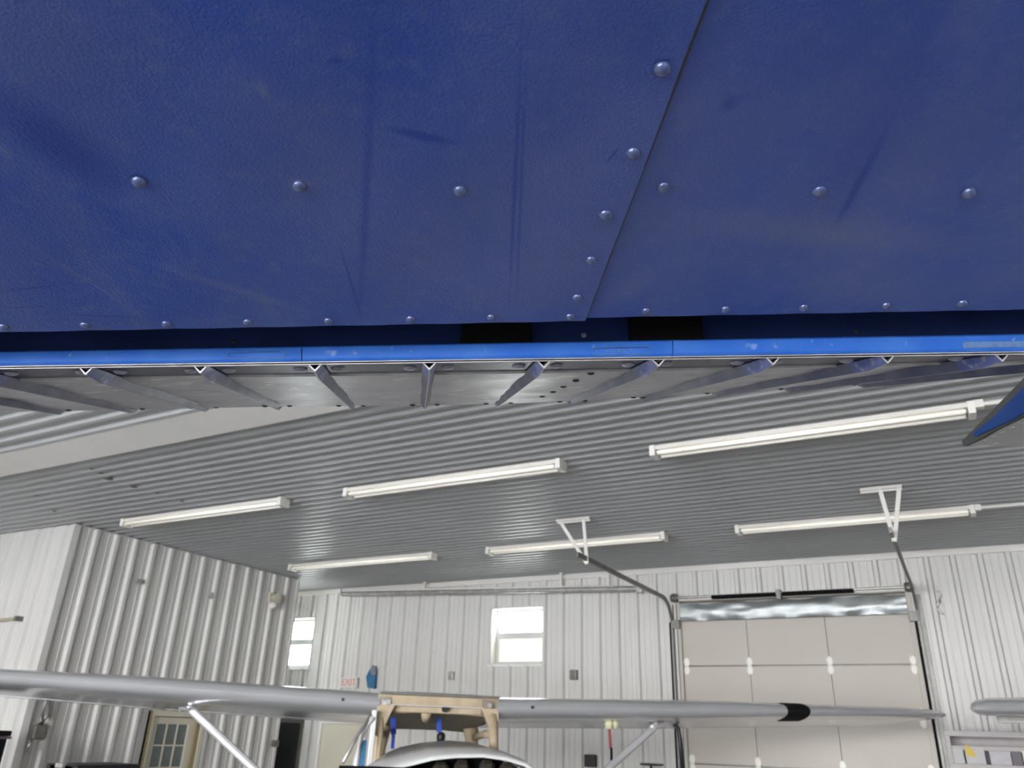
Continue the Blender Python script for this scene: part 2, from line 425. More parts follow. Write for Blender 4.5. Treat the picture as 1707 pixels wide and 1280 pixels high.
# --- overhead door ---------------------------------------------------------------
dx0, dx1 = -3.47, -.44
DY = D+.04
d1 = MB()
for x0, x1 in ((odoor[0], dx0+.02), (dx1-.02, odoor[1])): d1.box((x0, D-.03, 0), (x1, D+.08, 3.86))
d1.box((odoor[0], D-.012, 3.84), (odoor[1], D+.08, 3.90))
door = tag(build(d1, 'door_1', MT['doorpaint'], bevel=.004), kind='structure')
zj = [3.58, 2.955, 2.335, 1.71, 1.085, .46, 0]
cols = [dx0, -2.53, -1.49, dx1]
for r_i, (zt, zb) in enumerate(zip(zj, zj[1:])):
    for c_i, (x0, x1) in enumerate(zip(cols, cols[1:])):
        p = MB(); p.box((x0+.002, DY, zb+.009), (x1-.002, DY+.045, zt-.009))
        build(p, 'door_panel', MT['doorpaint'], door, bevel=.006)
    if zb > 0:
        for hx in cols:
            h = MB(); hc = Vector((hx+(.06 if hx == cols[0] else -.06 if hx == cols[-1] else 0), DY, zb))
            for s in (1, -1):
                h.loft([[hc+Vector((.042*math.cos(q)*w_, -d_, s*(.055+.062*math.sin(q)*w_))) for q in [2*math.pi*j/10 for j in range(10)]] for w_, d_ in ((1, -.002), (.95, .007), (.6, .010))])
            h.tube([hc+Vector((-.035, -.008, 0)), hc+Vector((.035, -.008, 0))], .008, 6)
            build(h, 'hinge', MT['hinge'], door)
k_ = MB(); k_.box((odoor[0]-.05, D+.10, 0), (odoor[1]+.05, D+.13, 3.95)); build(k_, 'unseen_leak_shield', MT['greysteel'], door)  # unseen slab added to stop sky light leaking through the panel joints
# shiny insulation strip above the top panel (crumpled)
fo = MB(); n = 34
random.seed(3)
prof_top = []; grid = []
for i in range(n+1):
    x = odoor[0]+.06+(odoor[1]-odoor[0]-.12)*i/n
    col = []
    for j in range(7):
        t = j/6
        zz = 3.565+.245*t+(.012*math.sin(i*.9)*t)
        yy = D-.035-.03*math.sin(math.pi*t)+random.uniform(-.016, .016)
        col.append(fo.vert((x, yy, zz)))
    grid.append(col)
for i in range(n):
    for j in range(6): fo.face((grid[i][j], grid[i+1][j], grid[i+1][j+1], grid[i][j+1]))
build(fo, 'foil_strip', MT['foil'], door, smooth=True)
sf = MB(); sf.tube([(odoor[0]-.02, D-.10, 3.885), (odoor[1]+.02, D-.10, 3.885)], .018, 10); build(sf, 'torsion_shaft', MT['galv'], door, smooth=True, sharp=40)
hb = MB(); hb.box((odoor[0]+.0, D-.06, 3.85), (odoor[1], D-.015, 3.915)); build(hb, 'header_plate', MT['trim'], door, bevel=.004)
for xa, xb in ((-2.95, -2.06), (-1.98, -1.06)):
    sp = MB(); nn = int((xb-xa)/.02)
    sp.tube([(xa+(xb-xa)*i/nn, D-.10, 3.872) for i in range(nn+1)], [.026+.006*(i % 2) for i in range(nn+1)], 10)
    build(sp, 'torsion_spring', MT['black'], door)
cb = MB(); cb.box((-2.05, D-.15, 3.80), (-1.99, D-.02, 3.93)); build(cb, 'center_bracket', MT['greysteel'], door, bevel=.006)
for x in (odoor[0]+.0, odoor[1]-.0):
    dr = MB(); dr.tube([(x-.05, D-.10, 3.885), (x-.02, D-.10, 3.885), (x+.02, D-.10, 3.885), (x+.05, D-.10, 3.885)], [.05, .062, .062, .05], 14); build(dr, 'cable_drum', MT['greysteel'], door)
    bb = MB(); bb.box((x-.06, D-.10, 3.46), (x+.05, D-.0, 3.58)); build(bb, 'roller_bracket', MT['greysteel'], door, bevel=.008)

# tracks : vertical run, bend, horizontal run, hanger
def track(name, xt, label, ax, yh):
    root = empty(name, (xt, D-.05, 0)); tag(root, label, 'door track', 'overhead door tracks')
    pts = [(xt, D-.06, .02), (xt, D-.06, 3.45)]
    for k in range(1, 9):
        a = k/8*math.pi/2; pts.append((xt, D-.06-.40*(1-math.cos(a)), 3.45+.40*math.sin(a)))
    pts.append((xt, 8.05, 3.86))
    rl = MB()
    for (p, q) in zip(pts, pts[1:]): rl.bar(p, q, .055, .028, up=(1, 0, 0))
    build(rl, 'rail', MT['greysteel'], root)
    g = MB(); g.bar((xt+.035, D-.02, 0.02), (xt+.035, D-.02, 3.8), .03, .07); build(g, 'wall_angle', MT['greysteel'], root)
    dk = MB(); dk.bar((xt-.035, D-.05, 0.02), (xt-.035, D-.05, 3.55), .012, .03); build(dk, 'weather_seal', MT['black'], root)
    a = MB(); a.bar((ax[0], yh, ZC-.012), (ax[1], yh, ZC-.012), .035, .03); a.bar((ax[0], yh+.017, ZC-.02), (ax[1], yh+.017, ZC-.02), .006, .05)
    build(a, 'ceiling_angle', MT['trim'], root)
    for x in ax[2:]:
        s = MB(); s.bar((x, yh, ZC-.01), (xt+.01, yh-.02, 3.80), .04, .012, up=(0, 1, 0)); s.bar((x, yh+.012, ZC-.01), (xt+.01, yh-.008, 3.80), .012, .03, up=(0, 1, 0))
        build(s, 'hanger_strap', MT['trim'], root)
    return root
track('door_track', -3.56, 'left galvanised overhead door track hung from ceiling by V shaped straps', (-3.95, -3.52, -3.91, -3.60), 8.32)
track('door_track', -.355, 'right galvanised overhead door track hung from ceiling by V shaped straps', (-.58, -.20, -.40, -.22), 8.29)

# --- ceiling lights -------------------------------------------------------------------
def light_fixture(loc, L):
    root = empty('fluorescent_light', loc); mw = WM[root]
    h = MB(); h.hexa([(-L/2, -.075, -.045), (L/2, -.075, -.045), (L/2, .075, -.045), (-L/2, .075, -.045), (-L/2, -.062, -.002), (L/2, -.062, -.002), (L/2, .062, -.002), (-L/2, .062, -.002)])
    link('housing', h.mesh('housing', MT['lampwhite'], bevel=.005), root, mw)
    rg = MB(); rg.hexa([(-L/2+.05, -.016, -.074), (L/2-.05, -.016, -.074), (L/2-.05, .016, -.074), (-L/2+.05, .016, -.074), (-L/2+.05, -.034, -.045), (L/2-.05, -.034, -.045), (L/2-.05, .034, -.045), (-L/2+.05, .034, -.045)])
    link('reflector_ridge', rg.mesh('reflector_ridge', MT['lampwhite'], bevel=.003), root, mw)
    for s in (-1, 1):
        t = MB(); t.tube([(-L/2+.05, s*.048, -.068), (L/2-.05, s*.048, -.068)], .019, 10)
        link('tube', t.mesh('tube', MT['tube'], smooth=True), root, mw)
        e = MB(); e.box((s*(L/2-.012)-.026, -.080, -.098), (s*(L/2-.012)+.026, .080, -.001))
        link('end_cap', e.mesh('end_cap', MT['lampwhite'], bevel=.006), root, mw)
        for q in (-1, 1):
            k = MB(); k.box((s*(L/2-.05)-.010, q*.048-.014, -.084), (s*(L/2-.05)+.010, q*.048+.014, -.045)); link('lamp_holder', k.mesh('lamp_holder', MT['greysteel']), root, mw)
    return root
LX = [(-9.10, -6.40), (-5.48, -2.95), (-2.06, .41)]
LN = {(0, 0): 'near left', (1, 0): 'near middle', (2, 0): 'near right', (0, 1): 'far left', (1, 1): 'far middle', (2, 1): 'far right'}
LABELS = {(0, 0): 'long white fluorescent light nearest the corner of boxed-in left room', (1, 0): 'long white fluorescent light in front row, middle one over the windows',
          (2, 0): 'largest long white fluorescent light, nearest the blue flap at right', (0, 1): 'small white fluorescent light above the wall pipe and left end of back wall',
          (1, 1): 'long white fluorescent light behind the left door track hanger', (2, 1): 'long white fluorescent light behind the right door track hanger above overhead door'}
for r_i, yy in enumerate((6.32, 9.37)):
    for c_i, (a, b) in enumerate(LX):
        o = light_fixture(((a+b)/2, yy, ZC), b-a)
        tag(o, LABELS[(c_i, r_i)], 'ceiling light', 'ceiling light fixtures')
for yy, nm in ((6.27, 'white conduit on ceiling between largest light and blue flap'), (9.34, 'white conduit on ceiling right of far right light')):
    c = MB(); c.tube([(.42, yy, ZC-.03), (XW1, yy, ZC-.03)], .017, 8); c.box((.42, yy-.03, ZC-.06), (.48, yy+.03, ZC))
    tag(build(c, 'conduit', MT['trim'], smooth=False), nm, 'conduit')

# --- pipe along the back wall -------------------------------------------------------------
pr = empty('wall_pipe', (-9.8, D-.12, 4.1)); tag(pr, 'long grey pipe slung under ceiling along the back wall above the window', 'pipe')
pa, pb = onY(570, 990, D-.16), onY(1066, 981, D-.16)
p = MB(); p.tube([pa, pb], .042, 12); build(p, 'pipe', MT['galv'], pr, smooth=True, sharp=40)
dv = (pb-pa)
p = MB(); p.tube([pa+Vector((0.1, -.0, .055)), pb+Vector((-.4, 0, .055))], .016, 8); build(p, 'upper_rod', MT['trim'], pr, smooth=True, sharp=40)
p = MB(); p.tube([pa+Vector((0, .05, -.02)), pa+Vector((-.03, 0, .02)), pa+Vector((-.03, 0, .09)), pa+Vector((.02, .0, .13))], .02, 8); build(p, 'end_hook', MT['galv'], pr)
for f in (.32, .775, .915):
    q = pa+dv*f; p = MB(); p.bar(q+Vector((0, 0, -.05)), Vector((q.x, q.y, ZC-.01)), .035, .02); p.box((q.x-.03, q.y-.03, ZC-.03), (q.x+.03, q.y+.05, ZC-.005)); build(p, 'hanger', MT['trim'], pr)
p = MB(); p.box((pb.x-.04, pb.y-.05, pb.z-.06), (pb.x+.05, pb.y+.05, pb.z+.06)); build(p, 'end_bracket', MT['galv'], pr, bevel=.01)

# --- small things on the walls --------------------------------------------------------------
def wallbox(c, w, h, d, m, name, label, cat, nrm='-y'):
    b = MB(); x, y, z = c
    if nrm == '-y': b.box((x-w/2, y-d, z-h/2), (x+w/2, y, z+h/2))
    else: b.box((x, y-w/2, z-h/2), (x+d, y+w/2, z+h/2))
    o = build(b, name, m, bevel=.008); tag(o, label, cat)
    k = MB()
    if nrm == '-y': k.box((x-w*.28, y-d-.006, z-h*.3), (x+w*.28, y-d+.002, z+h*.3))
    else: k.box((x+d-.002, y-w*.28, z-h*.3), (x+d+.006, y+w*.28, z+h*.3))
    build(k, 'cover_plate', m, o, bevel=.002)
    return o
q = onY(958, 1125, D-.04); wallbox(q, .11, .14, .07, MT['greysteel'], 'junction_box', 'small grey junction box on back wall right of the window', 'junction box')
q = onY(753, 1126, D-.04); wallbox(q, .09, .12, .05, MT['galv'], 'junction_box', 'pale grey junction box on back wall left of the window', 'junction box')
q = onY(986, 1268, D-.04); wallbox(q, .16, .16, .08, MT['dark'], 'outlet_box', 'black outlet box low on back wall below right wing strut', 'outlet')
q = onX(350, 993, XB+.036); wallbox(q, .07, .10, .03, MT['galv'], 'outlet_box', 'small pale outlet high on left ribbed wall', 'outlet', '+x')
q = onX(230, 969, XB+.03); wallbox(q, .09, .07, .03, MT['galv'], 'mounting_plate', 'small grey mounting plate on fourth rib of left wall', 'plate', '+x')
q = onX(457, 1239, XB+.03); wallbox(q, .12, .1, .05, MT['greysteel'], 'switch_box', 'dark grey switch box at far end of left wall', 'switch', '+x')
# alarm horn with its lamp
q = onX(452, 1003, XB+.04)
ho = empty('alarm_horn', q); tag(ho, 'round cream alarm horn with lamp on the left ribbed wall', 'alarm')
a = MB(); a.box((q.x, q.y-.09, q.z-.02), (q.x+.04, q.y+.09, q.z+.14)); build(a, 'base_plate', MT['cream'], ho, bevel=.01)
a = MB(); a.tube([(q.x+.03, q.y, q.z+.06), (q.x+.08, q.y, q.z+.06), (q.x+.13, q.y, q.z+.06)], [.03, .05, .085], 14); build(a, 'horn', MT['cream'], ho, smooth=True, sharp=40)
a = MB(); a.dome((q.x+.04, q.y, q.z-.06), (1, 0, 0), .06, .07, 12, 4); build(a, 'lamp_dome', MT['lampwhite'], ho, smooth=True)
a = MB(); a.box((q.x+.02, q.y+.02, q.z+.10), (q.x+.07, q.y+.07, q.z+.15)); build(a, 'terminal', MT['dark'], ho)
# brown bar on the near left face
qa, qb = onY(0, 1034, YB0-.06), onY(29, 1031, YB0-.06)
a = MB(); a.tube([qa+Vector((-1.2, 0, -.02)), qb], .022, 8); b_ = build(a, 'wall_rail', mat('tan_pipe', (.42, .36, .27), .5), None, smooth=True, sharp=40)
tag(b_, 'tan pipe rail on ribbed wall at far left edge', 'rail')
a = MB(); a.box((qb.x-.03, qb.y-.03, qb.z-.03), (qb.x+.03, YB0, qb.z+.03)); build(a, 'end_bracket', MT['greysteel'], b_)
# curl of white cable on the right part of the back wall
a = MB(); pts = [onY(*p_, D-.05) for p_ in ((1563, 985), (1567, 992), (1566, 1003), (1562, 1010), (1563, 1016), (1569, 1021), (1573, 1023))]
a.tube(pts, [.018, .022, .018, .016, .016, .02, .014], 8); tag(build(a, 'cable_stub', MT['trim'], smooth=True), 'short curl of pale cable on ribbed wall right of overhead door', 'cable')
# black wall bracket
q = onY(1091, 1274, D-.04); a = MB(); a.box((q.x-.13, q.y-.22, q.z-.012), (q.x+.13, q.y, q.z+.012)); sb = tag(build(a, 'shelf_bracket', MT['dark']), 'thin black wall bracket beside left side of overhead door', 'bracket')
a = MB(); a.bar((q.x, q.y-.16, q.z-.01), (q.x, q.y-.01, q.z-.25), .03, .012); build(a, 'brace', MT['dark'], sb)
# exit sign
qa, qb = onY(572, 1129, D-.05), onY(596, 1147, D-.05)
ex = MB(); ex.box((qa.x, D-.09, qb.z), (qb.x, D-.04, qa.z)); exo = tag(build(ex, 'exit_sign', MT['wall'], bevel=.006), 'small white exit sign with red letters on back wall above cream door', 'sign')
cu = bpy.data.curves.new('t', 'FONT'); cu.body = 'EXIT'; cu.size = .17; cu.extrude = .003; cu.align_x = 'CENTER'; cu.align_y = 'CENTER'
to = bpy.data.objects.new('t', cu); COL.objects.link(to); bpy.context.view_layer.update()
tme = bpy.data.meshes.new_from_object(to.evaluated_get(bpy.context.evaluated_depsgraph_get())); bpy.data.objects.remove(to)
tme.materials.clear(); tme.materials.append(MT['redpaint'])
link('sign_lettering', tme, exo, Matrix.Translation(((qa.x+qb.x)/2, D-.092, (qa.z+qb.z)/2)) @ Matrix.Rotation(rad(90), 4, 'X') @ Matrix.Scale(.92, 4))
# blue pennant hung on the back wall
P_ = [onY(x, y, D-.06) for x, y in ((613, 1146), (611, 1128), (616, 1117), (624, 1110), (627, 1124), (625, 1148))]
a = MB(); a.loft([[p_+Vector((0, d_, 0)) for p_ in P_] for d_ in (.03, -.015)]); pe = tag(build(a, 'pennant', MT['tealblue'], bevel=.004), 'small blue cloth pennant hanging on back wall above left wing root', 'pennant')
a = MB(); P2 = [onY(x, y, D-.085) for x, y in ((617, 1119), (621, 1108), (626, 1111), (627, 1124), (622, 1127))]
a.loft([[p_+Vector((0, d_, 0)) for p_ in P2] for d_ in (.01, -.01)]); build(a, 'pennant_tip', MT['flaggrey'], pe)

# --- glazed door in the left wall ------------------------------------------------------------
y0, y1, _, zt = door2
dr = MB()
for a_, b_ in ((y0, y0+.07), (y1-.07, y1)): dr.box((XB-.10, a_, 0), (XB+.05, b_, zt))
dr.box((XB-.10, y0+.07, zt-.07), (XB+.05, y1-.07, zt))
d2 = tag(build(dr, 'door_2', MT['cream'], bevel=.004), kind='structure')
lf = MB(); lf.box((XB-.06, y0+.07, .01), (XB-.015, y0+.19, zt-.08)); lf.box((XB-.06, y1-.24, .01), (XB-.015, y1-.14, zt-.08))
lf.box((XB-.06, y0+.19, zt-.16), (XB-.015, y1-.24, zt-.08)); lf.box((XB-.06, y0+.19, .01), (XB-.015, y1-.24, .85)); build(lf, 'door_leaf', MT['cream'], d2)
jm = MB(); jm.box((XB-.08, y1-.14, 0), (XB+.03, y1-.07, zt-.07)); jm.box((XB-.03, y0+.0, 0), (XB+.055, y0+.03, zt)); build(jm, 'jamb', MT['olive'], d2)
ga, gb = y0+.19, y1-.24
for k in range(4):
    za, zb = .85+k*(zt-.16-.85)/4, .85+(k+1)*(zt-.16-.85)/4
    for j in range(3):
        ya, yb = ga+j*(gb-ga)/3, ga+(j+1)*(gb-ga)/3
        g = MB(); g.box((XB-.045, ya+.008, za+.008), (XB-.036, yb-.008, zb-.008)); build(g, 'pane', MT['doorglass'], d2)
mu = MB()
for k in range(5): z = .85+k*(zt-.16-.85)/4; mu.box((XB-.05, ga, z-.010), (XB-.025, gb, z+.010))
for j in range(4): y = ga+j*(gb-ga)/3; mu.box((XB-.05, y-.011, .85), (XB-.022, y+.011, zt-.16))
build(mu, 'muntin', MT['cream'], d2)
kn = MB(); kn.dome((XB-.0, y1-.19, 1.0), (1, 0, 0), .03, .05, 12, 4); build(kn, 'door_knob', MT['galv'], d2, smooth=True)
# cream door and black stand-in for a shadowy doorway on the back wall
qa, qb = onY(533, 1203, D-.06), onY(606, 1203, D-.06)
def plain_door(name, x0, x1, zt, m, fm):
    f = MB()
    for a_, b_ in ((x0-.07, x0), (x1, x1+.07)): f.box((a_, D-.075, 0), (b_, D-.001, zt+.07))
    f.box((x0, D-.075, zt), (x1, D-.001, zt+.07))
    r_ = tag(build(f, name, fm, bevel=.004), kind='structure')
    l = MB(); l.box((x0+.004, D-.055, .01), (x1-.004, D-.012, zt-.004)); build(l, 'door_leaf', m, r_, bevel=.004)  # for dark_doorway this is only the added black panel, no real leaf
    h = MB(); h.tube([(x1-.08, D-.055, 1.0), (x1-.08, D-.10, 1.0), (x1-.16, D-.10, 1.0)], .011, 8); build(h, 'door_handle', MT['galv'], r_)  # on dark_doorway the handle belongs to the added panel
    return r_
plain_door('door_3', qa.x+.07, qb.x, qa.z-.02, MT['cream'], MT['trim'])
plain_door('dark_doorway', -11.05, -10.36, 2.06, MT['dark'], MT['greysteel'])  # no real leaf: black panel added where the opening lies dark
# hung tool bag and hook on the left wall by the corner
q = onX(64, 1217, XB+.06)
hb = empty('hanging_pouch', q); tag(hb, 'grey tool pouch hanging by a strap near corner of left wall', 'pouch')
a = MB(); a.box((q.x-.03, q.y-.07, q.z-.10), (q.x+.05, q.y+.07, q.z+.06)); build(a, 'pouch', MT['greysteel'], hb, bevel=.02)
a = MB(); a.tube([q+Vector((0, .01, .05)), q+Vector((.02, .03, .16)), q+Vector((.0, .04, .27)), q+Vector((0, .05, .36))], [.045, .05, .035, .02], 8); build(a, 'strap', MT['greysteel'], hb, smooth=True)
a = MB(); a.tube([q+Vector((0, -.06, -.10)), q+Vector((.02, -.08, -.17)), q+Vector((0, -.07, -.24))], [.012, .02, .01], 8); build(a, 'clip', MT['galv'], hb, smooth=True)

# --- floor-standing things at the lower left -----------------------------------------------------
def cabinet(name, x0, x1, y0, y1, zt, label, m, edge):
    root = empty(name, ((x0+x1)/2, (y0+y1)/2, 0)); tag(root, label, 'cabinet')
    a = MB(); a.box((x0, y0, .06), (x1, y1, zt-.05)); build(a, 'body', m, root, bevel=.01)
    a = MB(); a.box((x0-.02, y0-.02, zt-.05), (x1+.02, y1+.02, zt)); build(a, 'lid', m, root, bevel=.012)
    a = MB(); a.box((x0-.024, y0-.024, zt-.075), (x1+.024, y1+.024, zt-.052)); build(a, 'edge_band', edge, root)
    a = MB(); xm = (x0+x1)/2; a.box((xm-.05, y0-.05, zt-.03), (xm+.05, y0-.0, zt+.008)); build(a, 'latch', MT['galv'], root, bevel=.006)
    for k in range(4):
        a = MB(); z = .15+k*.38; a.box((x0+.03, y0-.02, z), (x1-.03, y0, z+.34)); dw = build(a, 'drawer', m, root, bevel=.006)
        a = MB(); a.tube([(xm-.15, y0-.02, z+.28), (xm-.15, y0-.05, z+.28), (xm+.15, y0-.05, z+.28), (xm+.15, y0-.02, z+.28)], .008, 8); build(a, 'handle', MT['galv'], dw)
    for sx in (x0+.08, x1-.08):
        for sy_ in (y0+.08, y1-.08):
            a = MB(); a.tube([(sx-.02, sy_, .035), (sx+.02, sy_, .035)], .035, 10); build(a, 'caster', MT['black'], root)
    return root
qa, qb = onY(84, 1273, 4.9), onY(228, 1272, 5.5)
cabinet('tool_cabinet', qa.x, qb.x, 4.9, 5.5, (qa.z+qb.z)/2, 'black tool cabinet with green edge in front of left wall', MT['dark'], MT['green'])
qa = onY(16, 1218, 5.2)
cabinet('tool_cabinet', qa.x-.75, qa.x, 4.6, 5.2, qa.z, 'tall black cabinet at the far left edge below the silver wing', MT['black'], MT['plum'])

# --- shelf unit at the lower right ------------------------------------------------------------
SY = 10.75
qa = onY(1573, 1218, SY); sx0 = qa.x; sx1 = sx0+1.9; szt = qa.z
su = empty('shelf_unit', ((sx0+sx1)/2, SY+.2, 0)); tag(su, 'mauve grey steel shelf unit against back wall right of the overhead door', 'shelf')
for x in (sx0, sx1-.05):
    for y in (SY, SY+.40):
        a = MB(); a.box((x, y, 0), (x+.05, y+.05, szt)); build(a, 'post', MT['shelfpaint'], su, bevel=.003)
a = MB(); a.box((sx0+.05, SY+.44, .05), (sx1-.05, SY+.45, szt)); build(a, 'back_panel', MT['shelfpaint'], su)
a = MB(); a.box((sx0+.004, SY+.05, .05), (sx0+.014, SY+.40, szt-.04)); build(a, 'side_panel', MT['shelfpaint'], su)
zl = szt
zsh = [szt-.04, onY(1590, 1272, SY).z-.045, szt-.90, szt-1.35, szt-1.8]
for z in zsh:
    a = MB(); a.box((sx0-.0, SY-.012, z), (sx1, SY+.45, z+.04)); a.box((sx0, SY-.017, z-.012), (sx1, SY-.011, z+.045)); build(a, 'shelf', MT['shelfpaint'], su, bevel=.003)
a = MB(); a.box((sx0+.05, SY+.03, szt-.19), (sx1-.05, SY+.05, szt-.145)); build(a, 'cross_rail', MT['shelfpaint'], su, bevel=.003)
z1 = zsh[1]+.04
def bin_(x0, x1, h, m, label, d=.3, extra=None):
    a = MB(); t = .008; y0, y1 = SY+.02, SY+.02+d
    a.box((x0, y0, z1), (x1, y1, z1+t)); a.box((x0, y0, z1+t), (x1, y0+t, z1+h)); a.box((x0, y1-t, z1+t), (x1, y1, z1+h))
    a.box((x0, y0+t, z1+t), (x0+t, y1-t, z1+h)); a.box((x1-t, y0+t, z1+t), (x1, y1-t, z1+h))
    o = tag(build(a, 'storage_bin', m), label, 'bin', 'bins on the shelf unit')
    l = MB(); l.box((x0-.003, y0-.008, z1+h-.018), (x1+.003, y0, z1+h)); build(l, 'rim', m, o)
    return o
def sx(px): return onY(px, 1255, SY).x
MT['bingrey'] = mat('light_grey_plastic', (.44, .435, .43), .5, 0, .06, 5)
bin_(sx(1586), sx(1606), .155, MT['bingrey'], 'white bin at left end of shelf right of overhead door')
bb = bin_(sx(1609), sx(1641), .175, MT['bingrey'], 'grey bin with yellow card on its front on the shelf')
a = MB(); x0, x1 = sx(1610), sx(1627); a.hexa([(x0, SY+.008, z1+.09), (x1, SY+.006, z1+.07), (x1, SY+.012, z1+.07), (x0, SY+.014, z1+.09), (x0+.01, SY+.006, z1+.20), (x1-.03, SY+.006, z1+.15), (x1-.03, SY+.012, z1+.15), (x0+.01, SY+.014, z1+.20)])
build(a, 'card', MT['yellow'], bb)
bin_(sx(1649), sx(1684), .14, MT['lilac'], 'lilac grey bin between grey bin and dark plum bin on shelf')
bin_(sx(1685.5), sx(1702), .145, MT['plum'], 'dark plum bin right of the lilac bin on shelf')
bin_(sx(1704), sx(1735), .15, MT['cream'], 'cream bin at right frame edge on the shelf')

# =================================================================== silver high-wing airplane
PX, PY, PYAW, PZ = -4.19, 6.40, rad(39.27), 2.205
TH = rad(6.5)
ct, st_ = math.cos(TH), math.sin(TH)
es = Vector((math.cos(PYAW), math.sin(PYAW), 0)); eb = Vector((-math.sin(PYAW), math.cos(PYAW), 0)); P0 = Vector((PX, PY, PZ))
def pl_(s, b, z): return P0+es*s+eb*(b*ct+z*st_)+Vector((0, 0, z*ct-b*st_))
NPL = eb
ap = empty('airplane', (PX, PY, 0), PYAW); tag(ap, 'silver high wing airplane with braced wings and windshield removed, facing the camera', 'airplane')
def airfoil(c, t=.12, n=14, camber=.02):
    up, lo = [], []
    for k in range(n+1):
        x = (1-math.cos(math.pi*k/n))/2
        yt = 5*t*(.2969*math.sqrt(x)-.126*x-.3516*x*x+.2843*x**3-.1036*x**4)
        p = .4; yc = camber/p**2*(2*p*x-x*x) if x < p else camber/(1-p)**2*((1-2*p)+2*p*x-x*x)
        up.append((x*c, (yc+yt)*c)); lo.append((x*c, (yc-yt)*c))
    return up[::-1]+lo[1:-1]     # TE -> LE over the top, back along the bottom
def wing_half(sd):
    mb = MB(); secs = []
    for s, c, t, off in ((.53, 1.52, .14, 0), (2.6, 1.52, .14, 0), (3.7, 1.33, .13, .05), (4.85, 1.12, .12, .10), (5.2, .98, .10, .13), (5.34, .74, .08, .22), (5.39, .40, .04, .36)):
        secs.append([pl_(sd*s, off+x, z+.028*s) for x, z in airfoil(c, t)])
    mb.loft(secs)
    w = build(mb, 'wing', MT['silver'], ap, smooth=True, sharp=50)
    # rear control surfaces as raised skins along the trailing edge underside
    for sa, sb, nm in ((.62, 2.55, 'flap'), (2.62, 4.7, 'aileron')):
        q = MB()
        def und(s, x, up_=0):
            c = 1.52 if s < 2.6 else 1.52-(s-2.6)*.173; o_ = 0 if s < 2.6 else (s-2.6)*.0455; t_ = .14 if s < 2.6 else .14-(s-2.6)*.009
            yt = 5*t_*(.2969*math.sqrt(x)-.126*x-.3516*x*x+.2843*x**3-.1036*x**4); yc = .02/.36*(.2+.8*x-x*x)
            return pl_(sd*s, o_+c*x, .028*s+(yc-yt)*c-.003+up_)
        q.loft([[und(s_, .74), und(s_, .82), und(s_, .90), und(s_, .998), und(s_, .998, .004), und(s_, .74, .012)] for s_ in (sa, (sa+sb)/2, sb)])
        build(q, nm, MT['silver'], w, bevel=.003)
    v = MB(); c_ = pl_(sd*.86, -.002, .028*.86+.0); v.tube([c_+eb*.02, c_-eb*.012], [.016, .013], 10); build(v, 'vent_port', MT['dark'], w)
    if sd > 0:
        l = MB(); secs = []
        for s in (3.44, 3.47, 3.66, 3.69):
            c = 1.52-(s-2.6)*.173; o_ = (s-2.6)*.0455
            k_ = .5 if s in (2.92, 3.22) else 1
            af = airfoil(c, .125)[8:21]
            af = [(x, z) for x, z in af if x < .12*k_+.02]
            secs.append([pl_(sd*s, o_+x-.004, .028*s+z*1.02) for x, z in airfoil(c, .1345)[10:19]])
        l.loft(secs, closed=False); build(l, 'landing_light', MT['black'], w, smooth=True)
    return w
wL, wR = wing_half(-1), wing_half(1)
for sd in (-1, 1):
    mb = MB(); a, b = pl_(sd*2.22, .42, -.03), pl_(sd*.50, .18, -1.30)
    d = (b-a); 
    mb.tube([a+d*t for t in (0, .03, .5, .97, 1)], [.028, .036, .036, .036, .028], 12, squash=.6, up=eb)
    build(mb, 'wing_strut', MT['silver'], ap, smooth=True, sharp=60)
    mb = MB(); mb.dome(a+Vector((0, 0, -.005)), (0, 0, -1), .085, .035, 12, 3); build(mb, 'strut_fairing', MT['silver'], ap, smooth=True)
# cabin roof, lining, posts
def cab(name, pts8, m, bev=.0, par=None): a = MB(); a.hexa([pl_(*p) for p in pts8]); return build(a, name, m, par or ap, bevel=bev)
def hx(s0, s1, b0, b1, z0, z1): return [(s0, b0, z0), (s1, b0, z0), (s1, b1, z0), (s0, b1, z0), (s0, b0, z1), (s1, b0, z1), (s1, b1, z1), (s0, b1, z1)]
a = MB(); a.loft([[pl_(-.54, b, .0), pl_(-.54, b, z-.01), pl_(-.3, b, z), pl_(.3, b, z), pl_(.54, b, z-.01), pl_(.54, b, .0)] for b, z in ((.02, .085), (.3, .16), (.7, .18), (1.3, .15), (1.46, .12))])
rf = build(a, 'cabin_roof', MT['silverwhite'], ap, smooth=True, sharp=40)
cab('windshield_header', hx(-.43, .40, .01, .06, .005, .085), MT['beige'], .01)
cab('windshield_header', hx(-.43, .40, .10, .15, -.045, .02), MT['beige'], .01)
cab('header_rail', hx(-.54, .55, -.012, .03, .085, .105), MT['greysteel'], .006)
